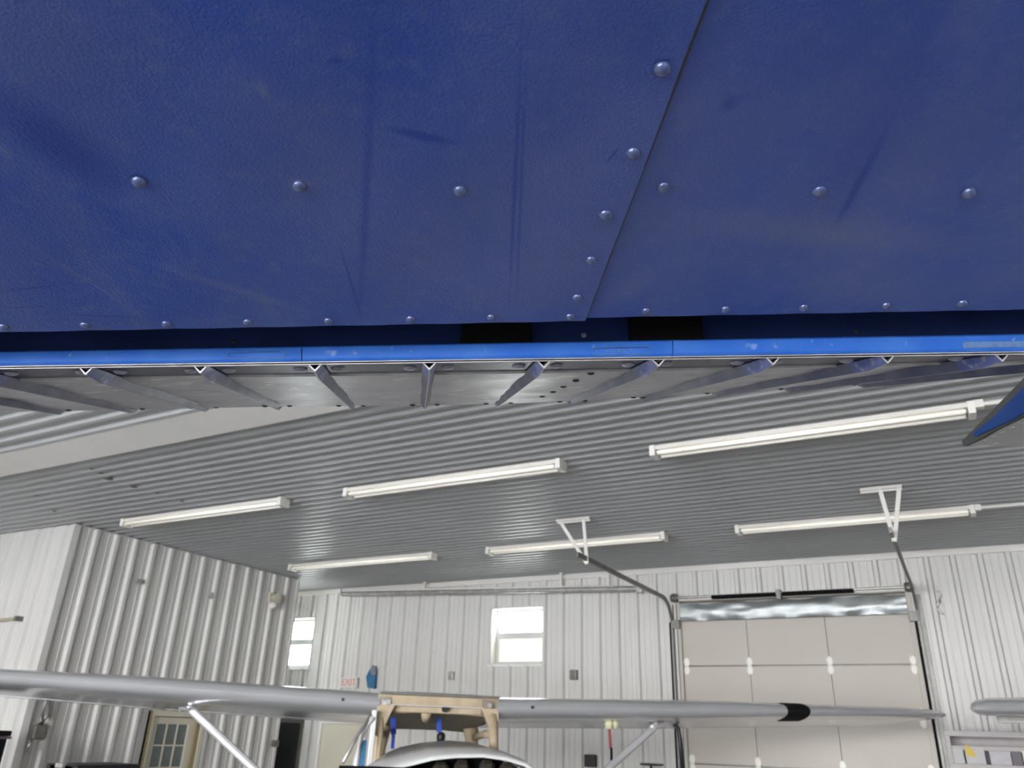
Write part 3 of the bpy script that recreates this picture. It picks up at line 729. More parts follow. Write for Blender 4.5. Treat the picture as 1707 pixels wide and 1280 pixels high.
for sd in (-1, 1):      # gussets and front posts
    a = MB(); g = [(sd*.55, .0, .09), (sd*.34, .0, .09), (sd*.42, .0, -.05), (sd*.50, 0, -.25), (sd*.55, 0, -.25)]
    a.loft([[pl_(s, b, z) for s, _, z in g] for b in (.02, .10)]); build(a, 'corner_gusset', MT['beige'], ap, bevel=.008)
    a = MB(); a.tube([pl_(sd*.50, .06, -.05), pl_(sd*.505, .0, -.3), pl_(sd*.51, -.10, -.62), pl_(sd*.52, -.2, -.9)], [.05, .042, .04, .04] if sd > 0 else [.03, .022, .02, .02], 10); build(a, 'front_post', MT['beige'], ap, smooth=True)
    a = MB(); a.tube([pl_(sd*.46, .03, .02), pl_(sd*.46, -.015, .02)], .022, 10); build(a, 'bolt', MT['galv'], ap)
    a = MB(); a.tube([pl_(sd*.44, 1.0, -.06), pl_(sd*.46, 1.0, -.25), pl_(sd*.48, 1.0, -.6), pl_(sd*.48, 1.0, -1.0)], [.10, .075, .06, .06], 10, squash=.7); build(a, 'rear_post', MT['beige'], ap, smooth=True)
    a = MB(); a.tube([pl_(sd*.52, .05, -.22), pl_(sd*.5, .5, -.16), pl_(sd*.47, 1.0, -.14)], .035, 8); build(a, 'door_header', MT['beige'], ap, smooth=True)
a = MB(); a.loft([[pl_(-.5, b, z), pl_(-.2, b, z+.015), pl_(.2, b, z+.015), pl_(.5, b, z), pl_(.5, b, z+.05), pl_(-.5, b, z+.05)] for b, z in ((.12, -.06), (.5, -.055), (.9, -.05), (1.25, -.045), (1.42, -.05))])
build(a, 'headliner', MT['lining'], ap, smooth=True, sharp=50)
a = MB(); a.tube([pl_(-.10, .14, -.03), pl_(-.09, .3, -.06), pl_(-.08, .4, -.07)], [.05, .04, .03], 10); build(a, 'compass_mount', MT['beige'], ap, smooth=True)
a = MB(); a.tube([pl_(-.22, 1.5, -.2), pl_(-.33, 1.35, -.95)], .014, 8); build(a, 'cabin_tube', MT['dark'], ap, smooth=True)
a = MB(); a.tube([pl_(.06, .08, -.01), pl_(.06, .04, -.01)], .03, 10); build(a, 'vent_knob', MT['dark'], ap)
# open cabin door at the left: edge post, arch, stay
a = MB(); a.bar(pl_(-.575, -.04, -.06), pl_(-.585, -.10, -1.35), .045, .06, up=eb); dpost = build(a, 'cabin_door', MT['silverwhite'], ap, bevel=.008)
a = MB(); a.tube([pl_(-.60, -.06, -.10), pl_(-.70, -.14, -.27), pl_(-.80, -.28, -.50)], .016, 8); build(a, 'door_stay', MT['galv'], dpost, smooth=True)
a = MB(); a.tube([pl_(-.585, -.08, -.12), pl_(-.66, -.05, -.25), pl_(-.70, -.02, -.45), pl_(-.71, .0, -1.2)], .024, 8); build(a, 'window_frame', MT['silverwhite'], dpost, smooth=True)
a = MB(); a.bar(pl_(-.64, .0, -.30), pl_(-.645, .0, -1.2), .05, .02, up=eb); build(a, 'door_edge', MT['tealblue'], dpost)
# cowl: boot cowl lofted to the open front rim
def arc(pts, bp): return [onP(x, y, P0+eb*bp, NPL) for x, y in pts]
A0 = arc([(622, 1281), (628, 1266), (645, 1254), (668, 1245), (700, 1238), (745, 1234), (785, 1237), (815, 1246), (838, 1258), (850, 1273), (856, 1290)], -.28)
A1 = arc([(608, 1290), (614, 1275), (640, 1268), (672, 1258), (710, 1250), (755, 1246), (803, 1246), (838, 1252), (868, 1264), (888, 1280), (897, 1296)], -.65)
A2 = arc([(596, 1300), (604, 1281), (645, 1277), (682, 1268), (720, 1259), (760, 1255.5), (805, 1255), (845, 1260), (880, 1271), (902, 1288), (912, 1310)], -.92)
A3 = arc([(598, 1304), (608, 1285), (648, 1283), (686, 1275), (722, 1266), (760, 1262), (805, 1261), (843, 1266), (875, 1276), (895, 1293), (904, 1314)], -.95)
a = MB(); a.loft([A0, A1, A2, A3], closed=False)
cw = build(a, 'engine_cowl', MT['silverwhite'], ap, smooth=True, sharp=80)
mod = cw.modifiers.new('thick', 'SOLIDIFY'); mod.thickness = .012; mod.offset = -1
def dn(p, k): return p+Vector((0, 0, -k))
a = MB(); B1 = [dn(p, .05) for p in A1]; c0 = sum(B1, Vector())/len(B1); B1 = [c0+(p-c0)*.9 for p in B1]
a.loft([[*B1, B1[-1]+Vector((0, 0, -.35)), B1[0]+Vector((0, 0, -.35))], [*[p+eb*.05 for p in B1], B1[-1]+Vector((0, 0, -.35))+eb*.05, B1[0]+Vector((0, 0, -.35))+eb*.05]])
build(a, 'firewall', MT['black'], ap)
for k, (x, y, r_) in enumerate(((735, 1276, .06), (770, 1279, .09), (812, 1275, .07), (845, 1281, .08), (872, 1288, .06))):
    c = onP(x, y, P0+eb*-.80, NPL)+Vector((0, 0, -.03))
    a = MB(); a.tube([c-es*.06, c-es*.03, c+es*.03, c+es*.06], [r_*.5, r_, r_, r_*.5], 10); build(a, 'engine_fitting', MT['engine'], ap, smooth=False)
a = MB(); q0 = onP(655, 1279, P0+eb*-1.0, NPL); a.box((-.40, -.05, -.22), (.14, .12, 0)); build(a, 'baffle', MT['black'], ap, Matrix.Translation(q0) @ Matrix.Rotation(PYAW, 4, 'Z'), local=True, bevel=.01)
# lower fuselage, tail and gear (below the frame)
a = MB(); a.loft([[pl_(s*w_, b, z) for s, z in ((-1, zt_), (1, zt_), (1.0, zb_*.4+zt_*.6), (.8, zb_), (-.8, zb_), (-1.0, zb_*.4+zt_*.6))] for b, w_, zt_, zb_ in ((-1.0, .40, -.75, -1.25), (-.3, .52, -.85, -1.45), (.9, .53, -.85, -1.45), (1.7, .42, -.72, -1.25), (4.3, .09, -.60, -.80))])
build(a, 'fuselage', MT['silver'], ap, smooth=True, sharp=40)
a = MB(); a.loft([[pl_(-.02, b0, z), pl_(.02, b0, z), pl_(.02, b1, z), pl_(-.02, b1, z)] for b0, b1, z in ((3.6, 4.4, -.65), (4.0, 4.55, .0))]); build(a, 'tail_fin', MT['silver'], ap, bevel=.008)
a = MB(); a.loft([[pl_(s, b0, -.62), pl_(s, b1, -.62), pl_(s, b1, -.58), pl_(s, b0, -.58)] for s, b0, b1 in ((-1.2, 3.9, 4.3), (-.1, 3.6, 4.4), (.1, 3.6, 4.4), (1.2, 3.9, 4.3))]); build(a, 'tailplane', MT['silver'], ap, bevel=.006)
for sd in (-1, 1):
    g0 = pl_(sd*.45, .1, -1.35); g1 = Vector((*(P0+es*sd*1.0+eb*-.05).xy, .22))
    a = MB(); a.bar(g0, g1, .10, .03, up=eb); build(a, 'gear_leg', MT['silver'], ap)
    a = MB(); a.tube([g1-es*.08, g1-es*.06, g1+es*.06, g1+es*.08], [.15, .22, .22, .15], 18); build(a, 'wheel', MT['black'], ap, smooth=True, sharp=50)
g0 = pl_(0, 4.1, -.75); g1 = Vector((g0.x, g0.y, .12))
a = MB(); a.bar(g0, g1, .05, .03, up=eb); build(a, 'tail_leg', MT['silver'], ap)
a = MB(); a.tube([g1-es*.03, g1+es*.03], .12, 14); build(a, 'tail_wheel', MT['black'], ap)
# hung straps in the cabin
def strap(x0, y0, y1, w, label, bulb):
    p, q = onP(x0, y0, P0+eb*.45, NPL), onP(x0+1, y1, P0+eb*.45, NPL)
    a = MB(); a.bar(p, q, .012, w, up=es); o = tag(build(a, 'cabin_strap', MT['bluecloth'], bevel=.003), label, 'strap', 'blue cabin straps')
    b = MB()
    if bulb: c = onP(735, 1229, P0+eb*.45, NPL); b.tube([c+Vector((0, 0, .045)), c+Vector((0, 0, .025)), c, c-Vector((0, 0, .05))], [.022, .04, .042, .035], 10); build(b, 'buckle', MT['dark'], o, smooth=True)
    else: b.bar(q, q+Vector((.0, 0, -.12)), .008, w*.6, up=es); build(b, 'strap_tail', MT['bluecloth'], o)
strap(655, 1184, 1224, .052, 'dark blue strap hanging at left in airplane cabin opening', False)
strap(731, 1187, 1220, .05, 'bright blue strap with black buckle hanging mid cabin opening', True)
# pitot cover under the right wing with red streamer
def wpt(x, y, b): return onP(x, y, P0+eb*b, NPL)
c = wpt(1017, 1205, .35)
pc = empty('pitot_cover', c); tag(pc, 'pale yellow fleece pitot cover with dark red streamer under right wing', 'cover')
a = MB(); a.tube([wpt(1016, 1188, .35), wpt(1016, 1197, .35), wpt(1015, 1207, .35), wpt(1015, 1215, .35)], [.02, .03, .042, .036], 10); build(a, 'sleeve', MT['paleyellow'], pc, smooth=True)
a = MB(); a.tube([wpt(1022, 1200, .35), wpt(1026, 1206, .35), wpt(1027, 1214, .35)], [.018, .032, .022], 10); build(a, 'tuft', MT['paleyellow'], pc, smooth=True)
a = MB(); a.bar(wpt(1016, 1214, .35), wpt(1018, 1248, .35), .008, .024, up=es); build(a, 'streamer', MT['redcloth'], pc)
a = MB(); a.bar(wpt(1019, 1246, .35), wpt(1020, 1290, .35), .010, .022, up=es); build(a, 'streamer_end', MT['black'], pc)
# small hose clipped at right strut
a = MB(); a.tube([wpt(1108, 1200, .55), wpt(1122, 1203, .55), wpt(1131, 1215, .55), wpt(1134, 1235, .55), wpt(1139, 1290, .55)], .022, 8); tag(build(a, 'cable', MT['dark'], smooth=True), 'black cable drooping behind right wing strut beside overhead door', 'cable')

# =================================================================== third airplane : only its wing tip shows
e2 = ray(1640, 1180); e2.z = 0; e2.normalize(); e1 = Vector((e2.y, -e2.x, 0))
T0 = at(1617, 1180, 7.0)
w3 = empty('parked_wing', T0); tag(w3, 'grey rounded wing tip of another airplane reaching in at right edge', 'wing')
def p3(s, b, z): return T0+e1*s+e2*b+Vector((0, 0, z))
a = MB(); a.loft([[p3(s, off+x, z+.02*s) for x, z in airfoil(c, t)] for s, c, t, off in ((0, .45, .05, .12), (.012, .7, .10, .06), (.05, .95, .13, .02), (.15, 1.12, .14, 0), (.5, 1.2, .135, 0), (2.6, 1.3, .13, 0))])
wg = build(a, 'wing', MT['silver'], w3, smooth=True, sharp=55)
a = MB(); a.hexa([p3(.2, .75, -.10), p3(2.6, .75, -.09), p3(2.6, 1.2, -.03), p3(.2, 1.08, -.05), p3(.2, .75, -.04), p3(2.6, .75, -.02), p3(2.6, 1.2, .0), p3(.2, 1.08, -.03)]); build(a, 'aileron', MT['greysteel'], w3, bevel=.004)
a = MB(); a.tube([p3(2.9, .5, -.05), p3(3.0, .5, -2.18+.0)], .04, 10); build(a, 'support_stand', MT['greysteel'], w3)

# =================================================================== near wing overhead
TW = .52
W0 = at(853.5, 532.5, TW)
SW = (CR+CU*.0205+CW*.015).normalized()
CH = ray(735, 1222).normalized()
NW = SW.cross(CH).normalized()           # plane normal
if NW.z < 0: NW = -NW
YC = NW.cross(SW).normalized()
FW = Matrix((SW, YC, NW)).transposed().to_4x4(); FW.translation = W0
FWI = FW.inverted()
def wp(x, y, dz=0): p = FWI @ onP(x, y, W0, NW); return Vector((p.x, p.y, dz))
near = link('airplane_wing', None, None, FW.copy()); tag(near, 'blue riveted wing underside overhead with corrugated aileron along its rear edge', 'airplane wing')

# ---- painted lower skin : procedural blue paint with dust, streaks and smears
def seg_local(a, b): pa, pb = wp(*a), wp(*b); return pa, pb
def skin_material():
    m = bpy.data.materials.new('weathered_blue_paint'); m.use_nodes = True
    n = m.node_tree; L = n.links; b = n.nodes['Principled BSDF']
    tc = n.nodes.new('ShaderNodeTexCoord'); OB = tc.outputs['Object']
    def noise(scale, detail=5, stretch=(1, 1, 1), rough=.55):
        mp = n.nodes.new('ShaderNodeMapping'); mp.inputs['Scale'].default_value = stretch; L.new(OB, mp.inputs[0])
        z = n.nodes.new('ShaderNodeTexNoise'); z.inputs['Scale'].default_value = scale; z.inputs['Detail'].default_value = detail; z.inputs['Roughness'].default_value = rough
        L.new(mp.outputs[0], z.inputs['Vector']); return z.outputs['Fac']
    def ramp(fac, lo, hi, a=0.0, c=1.0):
        r = n.nodes.new('ShaderNodeMapRange'); r.inputs[1].default_value = lo; r.inputs[2].default_value = hi; r.inputs[3].default_value = a; r.inputs[4].default_value = c
        L.new(fac, r.inputs[0]); return r.outputs[0]
    def mix(f, A, B):
        x = n.nodes.new('ShaderNodeMix'); x.data_type = 'RGBA'
        if isinstance(f, float): x.inputs[0].default_value = f
        else: L.new(f, x.inputs[0])
        for k, v in ((6, A), (7, B)):
            if isinstance(v, tuple): x.inputs[k].default_value = (*v, 1)
            else: L.new(v, x.inputs[k])
        return x.outputs[2]
    def mul(a, k):
        x = n.nodes.new('ShaderNodeMath'); x.operation = 'MULTIPLY'; L.new(a, x.inputs[0])
        if isinstance(k, (int, float)): x.inputs[1].default_value = k
        else: L.new(k, x.inputs[1])
        return x.outputs[0]
    def blot(a, bb, width, soft, k):
        pa, pb = seg_local(a, bb); c = (pa+pb)/2; d = pb-pa; ang = math.atan2(d.y, d.x); hl = d.length/2
        mp = n.nodes.new('ShaderNodeMapping'); mp.vector_type = 'TEXTURE'
        mp.inputs['Location'].default_value = (c.x, c.y, 0); mp.inputs['Rotation'].default_value = (0, 0, ang); mp.inputs['Scale'].default_value = (hl*1.1, width, 1000)
        L.new(OB, mp.inputs[0])
        ln = n.nodes.new('ShaderNodeVectorMath'); ln.operation = 'LENGTH'; L.new(mp.outputs[0], ln.inputs[0])
        return mul(ramp(ln.outputs['Value'], 1.0, 1.0-soft, 0, 1), k)
    base = (.021, .084, .45); dust = (.155, .195, .43); deep = (.012, .048, .34)
    d1 = ramp(noise(3.4, 7), .40, .64, 0, .8)
    d2 = ramp(noise(2.2, 6, (7, 1.0, 1), .6), .44, .66, 0, .55)
    f = n.nodes.new('ShaderNodeMath'); f.operation = 'MAXIMUM'; L.new(d1, f.inputs[0]); L.new(d2, f.inputs[1])
    col = mix(f.outputs[0], base, dust)
    fine = ramp(noise(120, 4), .52, .74, 0, .30)
    col = mix(fine, col, (.20, .24, .40))
    col = mix(ramp(noise(.9, 3), .45, .7, 0, .4), col, deep)
    for a_, b_, w_, so, k in (((-60, 120), (215, 318), .022, .7, .75), ((640, 205), (765, 231), .0038, .6, .8), ((547, 92), (575, 92), .0016, .5, .8),
        ((1385, 392), (1482, 210), .0032, .7, .7), ((628, -40), (600, 540), .0032, .8, .55), ((873, -20), (848, 520), .0016, .7, .6), ((880, 10), (860, 520), .0012, .6, .5),
        ((565, 395), (606, 535), .0010, .5, .7), ((-20, 482), (122, 468), .0012, .6, .8), ((95, 520), (255, 523), .0016, .6, .8), ((-10, 508), (90, 506), .0010, .6, .7),
        ((1206, 190), (1226, 155), .005, .8, .5), ((1010, 265), (1032, 240), .0008, .5, .8), ((1380, 330), (1560, 60), .028, .9, .35)):
        col = mix(blot(a_, b_, w_, so, k), col, deep)
    for a_, b_, w_, so, k in (((20, 380), (250, 530), .0015, .8, .35), ((220, 420), (560, 530), .006, .9, .35), ((430, 120), (450, 160), .003, .8, .4), ((1000, 520), (1100, 440), .012, .9, .25),
        ((480, 303), (518, 303), .0062, .25, .30), ((1020, 350), (1700, 420), .02, 1.0, .35), ((0, 230), (22, 262), .0025, .8, .4)):
        col = mix(blot(a_, b_, w_, so, k), col, (.22, .25, .40))
    L.new(col, b.inputs['Base Color'])
    rg = ramp(noise(6, 5), .3, .7, .28, .48); L.new(rg, b.inputs['Roughness'])
    b.inputs['Specular IOR Level'].default_value = .5
    bp = n.nodes.new('ShaderNodeBump'); bp.inputs['Strength'].default_value = .75; bp.inputs['Distance'].default_value = .0009
    L.new(noise(640, 3), bp.inputs['Height']); L.new(bp.outputs[0], b.inputs['Normal'])
    return m
MT['skin'] = skin_material()
s0, s1 = wp(975, 531), wp(1175, 0)
def seam(y): return s0.x+(s1.x-s0.x)*(y-s0.y)/(s1.y-s0.y)
RIV_L = [(8, 540), (143, 537), (279, 535), (414, 532), (548, 530), (685, 527), (819, 524), (950, 523), (233, 297), (500, 304), (767, 312),
         (1103, 108), (1055, 249), (1009, 352), (985, 428), (962, 491)]
RIV_R = [(1077, 519), (1209, 516), (1340, 513), (1477, 510), (1604, 506), (1106, 312), (1366, 318), (1615, 322), (1735, 503)]
rl = [wp(*p) for p in RIV_L]+[wp(*p) for p in RIV_R]
def skin_panel(xa, xb, off, nx):
    mb = MB(); ys = [-1.35+.05*k for k in range(14)]; y = ys[-1]
    while y < -.001: y = min(0, y+.0125); ys.append(y)
    rnd = lambda x, y: .0007*(math.sin(x*23+1.3*math.sin(y*17))*math.sin(y*19+x*5)) + .0004*math.sin(x*61+y*37)
    rows = []
    for y in ys:
        a, b = (xa if xa is not None else seam(y)), (xb if xb is not None else seam(y))
        row = []
        for i in range(nx+1):
            x = a+(b-a)*i/nx; z = off+rnd(x, y)*min(1, max(0, -y*14))
            for r in rl:
                q = (x-r.x)**2+(y-r.y)**2
                if q < .0016: z += .0006*math.exp(-q/.00018)
            row.append(mb.vert((x, y, z)))
        rows.append(row)
    for A, B in zip(rows, rows[1:]):
        for i in range(nx): mb.face((A[i], A[i+1], B[i+1], B[i]))
    # turned edges: trailing edge and seam edge get the sheet's thickness
    for i in range(nx):
        p, q = mb.v[rows[-1][i]], mb.v[rows[-1][i+1]]
        mb.quad(p, q, (q[0], q[1], q[2]+.0014), (p[0], p[1], p[2]+.0014))
    c = -1 if xb is None else 0
    for A, B in zip(rows, rows[1:]):
        p, q = mb.v[A[c]], mb.v[B[c]]
        mb.quad(p, q, (q[0], q[1], q[2]+.0018), (p[0], p[1], p[2]+.0018))
    o = link('skin_panel', mb.mesh('skin_panel', MT['skin'], smooth=True), near, FW)
    try: o.data.set_sharp_from_angle(angle=rad(35))
    except Exception: pass
    return o
skL = skin_panel(-2.0, None, -.0024, 150); skR = skin_panel(None, 2.0, 0, 110)
rm = MB(); rm.dome((0, 0, .0002), (0, 0, -1), .0034, .0029, 16, 6); rme = rm.mesh('rivet', MT['rivet'], smooth=True)
for lst, sk in ((RIV_L, skL), (RIV_R, skR)):
    for p in lst:
        q = wp(*p); k = random.uniform(.94, 1.06)*(1.0 if p[1] > 400 else 1.12)
        link('rivet', rme, sk, FW @ Matrix.Translation((q.x, q.y, -.0020 if sk is skL else .0004)) @ Matrix.Rotation(random.uniform(-.12, .12), 4, 'X') @ Matrix.Scale(k, 4))
sg = MB(); sg.loft([[(seam(y)+o_, y, z_) for o_, z_ in ((.0001, -.0016), (.0014+(-y)*.0015, -.0003), (.0014+(-y)*.0015, .001), (.0001, .001))] for y in (-1.3, -.9, -.5, -.25, -.1, -.001)])  # dark strip added: shade beside the lap edge put into its colour
link('seam_shade_strip', sg.mesh('seam_shade_strip', MT['gasket_and_shade']), skR, FW)
wbm = MB(); wbm.loft([[(x, y, z) for y, z in ((-1.35, .004), (-.035, .004), (-.035, .085), (.12, .088), (.12, .094), (-.5, .16), (-1.35, .17))] for x in (-2.0, 2.0)])
link('wing_body', wbm.mesh('wing_body', MT['nose']), near, FW)

# ---- aileron
TF, TE_ = .56, .881
TEP = [(-400, 692), (-100, 689), (97, 685), (224, 683), (344, 680), (464, 677.5), (588, 677), (707, 676), (830, 673), (952, 669), (1074, 662), (1194, 655), (1314, 648), (1436, 640), (1560, 631), (1800, 612)]
def te_y(x):
    for (a, ya), (b, yb) in zip(TEP, TEP[1:]):
        if x <= b or b == 1800: return ya+(yb-ya)*(x-a)/(b-a)
def fx(x): return at(x, 615-.0143*x, TF)
def ex_(x): e = 344+(x-143)*(121.3/190.9); return at(e, te_y(e), TE_)
AD = (ex_(715)-fx(715)).normalized(); SD = (fx(1200)-fx(200)).normalized()
ND = AD.cross(SD).normalized()
if ND.z > 0: ND = -ND
HA = Vector((AD.x, AD.y, 0)).normalized(); ZU = Vector((0, 0, 1))
def P(x, f, d=0): return fx(x).lerp(ex_(x), f)+ND*d
XA, XE = -620, 1900
def sb_(x): return at(x, 610-.0143*x, TF)
def stp(x): return at(x, 587-.0172*x, TF+.003)
XS = [XA+(XE-XA)*k/28 for k in range(29)]
bm_ = MB()
bm_.loft([[sb_(x)+HA*.002, stp(x)+HA*.002, stp(x)+HA*.012, stp(x)+HA*.014+ZU*.03, stp(x)+HA*.022+ZU*.055, stp(x)+HA*.05+ZU*.068, ex_(x)+ZU*.006, ex_(x)-ND*.0025] for x in XS])
mwA = Matrix.Translation(fx(715))
ail = build(bm_, 'aileron', MT['nose'], near, mwA)
def part(mb, nm, m, **k): return build(mb, nm, m, ail, **k)
for xa, xb in ((XA, 503), (504.5, 1119), (1120.5, XE)):      # painted front strip in three lengths
    n_ = 10; a = MB(); secs = []
    for k in range(n_+1):
        x = xa+(xb-xa)*k/n_; b0, t0 = sb_(x), stp(x); o_ = -HA*.0022
        secs.append([b0+o_*.4, b0.lerp(t0, .12)+o_, b0.lerp(t0, .88)+o_, t0+o_*.3+ZU*.0002, t0+HA*.010, b0+HA*.004])
    a.loft(secs); part(a, 'front_strip', MT['strip'], smooth=True, bevel=0).data.set_sharp_from_angle(angle=rad(30))
for k_, (da, db, m) in enumerate(((610.0, 611.6, 'lip'), (613.6, 615.2, 'lip'))):
    a = MB(); a.loft([[at(x, da-.0143*x, TF-.0012), at(x, db-.0143*x, TF-.0012), at(x, db-.0143*x, TF+.006), at(x, da-.0143*x, TF+.006)] for x in [XA+(XE-XA)*k/40 for k in range(41)]])
    part(a, 'edge_lip', MT[m])
a = MB(); FS = [0, .05, .1, .15, .2]
a.loft([[P(x, f, -.0012) for f in FS]+[P(x, f, -.0022) for f in FS[::-1]] for x in XS]); part(a, 'front_flange', MT['flange'])
a = MB(); FS = [.185, .3, .45, .6, .75, .9, 1.0]
def wob(x, f): return .0009*math.sin(x*.021+f*5)*math.sin(f*14+x*.006)+(.0012*math.exp(-((x-960)/60)**2)*math.sin(f*40) if f > .5 else 0)
XS2 = [XA+(XE-XA)*k/120 for k in range(121)]; FS = [.185]+[.185+.815*k/24 for k in range(1, 25)]
a.loft([[P(x, f, wob(x, f) if .19 < f < .97 else 0) for f in FS]+[P(x, f, -.0014) for f in FS[::-1]] for x in XS2])
part(a, 'lower_skin', MT['ailskin'], smooth=True).data.set_sharp_from_angle(angle=rad(40))
a = MB(); a.loft([[P(x, .184, -.0012), P(x, .184, .0007), P(x, .192, .0007), P(x, .192, -.0004)] for x in XS2]); part(a, 'skin_front_edge', MT['lip'])
# V beads
HWD = .0051
def bead(x):
    a = MB(); fs = [0, .02, .05, .075, .13, .19, .3, .45, .6, .75, .9, .985, 1.012]
    secs = []
    for f in fs:
        d = .0050+(.0080-.0050)*min(1, f/.075) if f < .075 else .0080+(.0046-.0080)*(f-.075)/.925
        hw = HWD if f < .98 else HWD*.7
        if f > 1.0: d *= .55
        u = -.0003
        o = [P(x, f, u)-SD*hw, P(x, f, d*.93)-SD*.0009, P(x, f, d)-SD*.0005, P(x, f, d)+SD*.0005, P(x, f, d*.93)+SD*.0009, P(x, f, u)+SD*hw]
        i_ = [P(x, f, u)+SD*(hw-.0009), P(x, f, d-.0013), P(x, f, u)-SD*(hw-.0009)]
        secs.append(o+i_)
    rings = [[a.vert(p) for p in sc] for sc in secs]; n = 9
    for k, (A, B) in enumerate(zip(rings, rings[1:])):
        for j in range(n):
            mi = 1 if j == 2 else (2 if k < 4 and j in (0, 1, 3, 4) else 0)
            a.face((A[j], A[(j+1) % n], B[(j+1) % n], B[j]), mi)
    A = rings[0]      # bright front rim of the thin V
    a.face((A[0], A[1], A[2], A[7], A[8]), 1); a.face((A[3], A[4], A[5], A[6], A[7]), 1); a.face((A[2], A[3], A[7]), 1)
    a.face(rings[-1], 0)
    return part(a, 'bead', [MT['bead'], MT['lip'], MT['beadblue']])
sm = MB(); sm.dome((0, 0, 0), (0, 0, 1), .0052, .0024, 14, 4); sme = sm.mesh('screw', MT['screw'], smooth=True)
sm = MB(); sm.dome((0, 0, 0), (0, 0, 1), .0032, .0016, 10, 3); tme2 = sm.mesh('rear_rivet', MT['darkrivet'], smooth=True)
def frame_at(p): M_ = Matrix((SD, ND.cross(SD), ND)).transposed().to_4x4(); M_.translation = p; return M_
k = -3
while True:
    x = 143+190.9*k
    if x > XE-30: break
    if x > XA+30:
        bead(x)
        for s in (-1, 1):
            link('screw', sme, ail, frame_at(P(x+s*33, .085, -.0010)))
            link('rear_rivet', tme2, ail, frame_at(P(x+s*32, .965, .0001)))
    k += 1
# repair rivets and scuff patch on the skin
ap0, apn = P(715, 0, .0012), ND
for p in ((985, 622), (960, 634), (939, 644), (922, 652.5), (904, 660), (933, 669), (1072, 662), (975, 668)):
    link('rear_rivet', tme2, ail, frame_at(onP(*p, ap0-ND*.0006, apn)))
# embossed plates on the strip
def plate(xa, xb, ya, yb, m):
    a = MB(); n = 12; ring = []
    def q(x, y, t): return at(x, y, t)
    hh = (yb-ya)/2; sl = -.0155
    pts = []
    for cx, s0_ in ((xb-hh, -math.pi/2), (xa+hh, math.pi/2)):
        for k in range(7):
            an = s0_+k/6*math.pi; pts.append((cx+hh*math.cos(an), (ya+yb)/2+hh*math.sin(an)+sl*(cx-xa)))
    tt = TF-.0018
    a.tube([q(x, y, tt) for x, y in pts]+[q(*pts[0], tt)], .00028, 6)
    o = part(a, 'embossed_rim', m, smooth=True)
    return o
plate(988, 1085, 579.5, 591.5, MT['stripworn'])
plate(378, 474, 586.5, 598, MT['stripworn'])
a = MB(); hh = 5; xa, xb, yc = 1604, 1716, 575
pts = [(xb-hh+hh*math.cos(t), yc-1.8+hh*math.sin(t)) for t in [-math.pi/2+k/6*math.pi for k in range(7)]]+[(xa+hh+hh*math.cos(t), yc+hh*math.sin(t)) for t in [math.pi/2+k/6*math.pi for k in range(7)]]
a.loft([[at(x, y, tt) for x, y in pts] for tt in (TF-.0021, TF-.0012)]); part(a, 'worn_plate', MT['stripworn'])
# cast marks inside the oval rim: short raised strokes, too worn to read
for x0, w_ in ((993, 2), (1010, 5), (1024, 2), (1029, 6), (1038, 4)):
    a = MB(); y0 = 585-.0155*(x0-988); a.hexa([at(x, y, t) for t in (TF-.0021, TF-.0012) for x, y in ((x0, y0-2), (x0+w_, y0-2), (x0+w_, y0+1.5), (x0, y0+1.5))]); part(a, 'worn_mark', MT['stripworn'])
# balance weights in the gap
for xa, xb in ((768, 889), (1056, 1180)):
    a = MB()
    def wq(x, k, z): return stp(x)+HA*k+ZU*z
    a.hexa([wq(xa, .0035, .0006), wq(xb, .0035, .0006), wq(xb, .016, .0006), wq(xa, .016, .0006), wq(xa, .0045, .034), wq(xb, .0045, .034), wq(xb, .022, .034), wq(xa, .022, .034)])
    part(a, 'balance_weight', MT['black'], bevel=.004)
for x in (980, 1447, 380):
    a = MB(); a.dome(stp(x)+HA*.013+ZU*.012, -HA, .0022, .0012, 10, 3); part(a, 'nose_rivet', MT['darkrivet'] if x != 980 else MT['screw'], smooth=True)

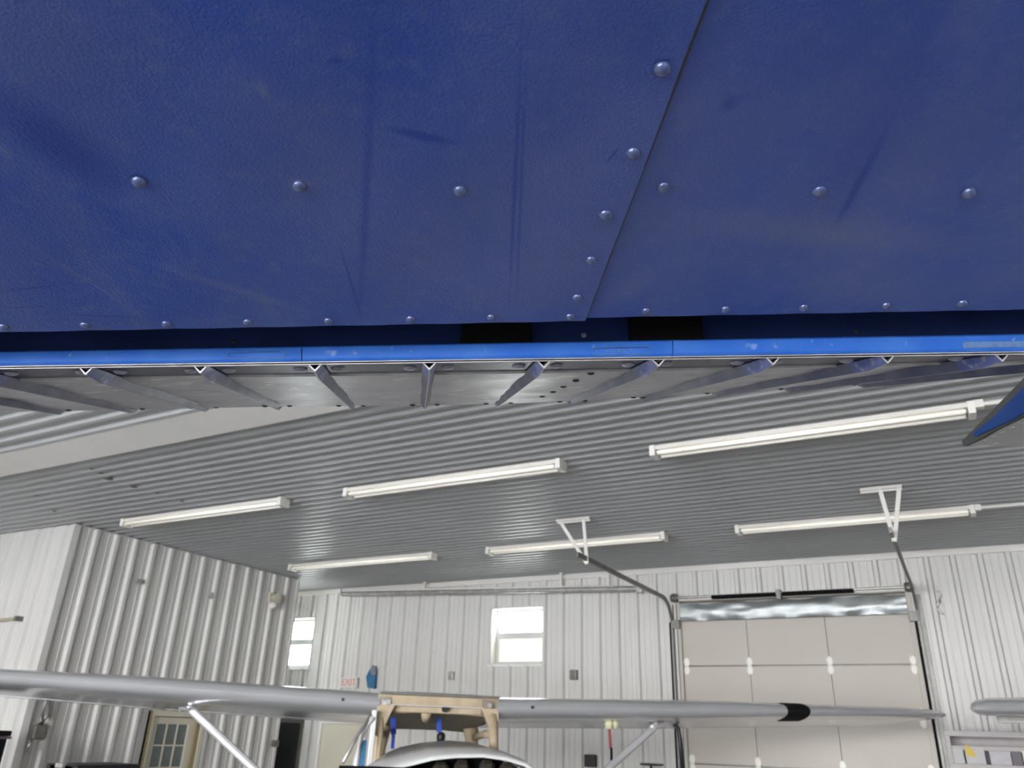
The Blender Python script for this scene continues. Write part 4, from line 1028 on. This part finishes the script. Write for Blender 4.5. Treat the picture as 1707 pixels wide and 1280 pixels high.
# ---- lowered flap at the right
Tt = at(1610.5, 741, 1.05); Uu = at(1765, 571, .86); Ll = at(1765, 661, .86)
VV = (at(1760, 747, 1.075)-Tt).normalized()*1.3
tb = at(1607.5, 736, 1.05)
a = MB(); a.loft([[Tt+v, tb+v, Uu+v, Ll+v] for v in (Vector(), VV)])
fl = build(a, 'flap', MT['flapgrey'], near, Matrix.Translation(Tt), bevel=0)
npl = (Uu-Tt).cross(Ll-Tt).normalized()
if npl.dot(VV) > 0: npl = -npl
def fq(x, y, o=0): return onP(x, y, Tt, npl)+npl*o
def slab(pts, o0, o1, nm, m, b=0): a = MB(); a.loft([[fq(x, y, o) for x, y in pts] for o in (o0, o1)]); return build(a, nm, m, fl, bevel=b)
slab([(1607, 735.5), (1608.5, 741.5), (1612, 743), (1640, 730), (1662, 717), (1697, 700), (1720, 688), (1765, 661), (1765, 567), (1707, 634), (1640, 702)], -.002, .003, 'end_gasket', MT['gasket_and_shade'])
slab([(1627, 722.5), (1629, 727), (1634, 726.5), (1656, 716), (1694, 699.5), (1710, 690), (1764, 660), (1764, 588), (1707, 651), (1660, 697)], .0025, .0045, 'end_rib', MT['flapblue'])
nf = (Ll-Tt).cross(VV).normalized()
if nf.z > 0: nf = -nf
sm = MB(); sm.dome((0, 0, 0), (0, 0, 1), .0035, .0018, 10, 3); fme = sm.mesh('flap_rivet', MT['flapgrey'], smooth=True)
def ffr(p): x_ = VV.normalized(); y_ = nf.cross(x_); M_ = Matrix((x_, y_, nf)).transposed().to_4x4(); M_.translation = p; return M_
for k in range(8):
    link('flap_rivet', fme, fl, ffr(Tt.lerp(Ll, .12+.1*k)+VV*.012))
    link('flap_rivet', fme, fl, ffr(Tt.lerp(Ll, .06)+VV*(.03+.05*k)))

# flap hinge arms reach forward to the wing (outside the frame)
for k in (.45, .85):
    p_ = Uu.lerp(Ll, .5)+VV*k; q_ = FWI @ p_; q_ = FW @ Vector((q_.x, -.05, .03))
    a = MB(); a.bar(p_, q_, .012, .05); build(a, 'flap_arm', MT['greysteel'], near)
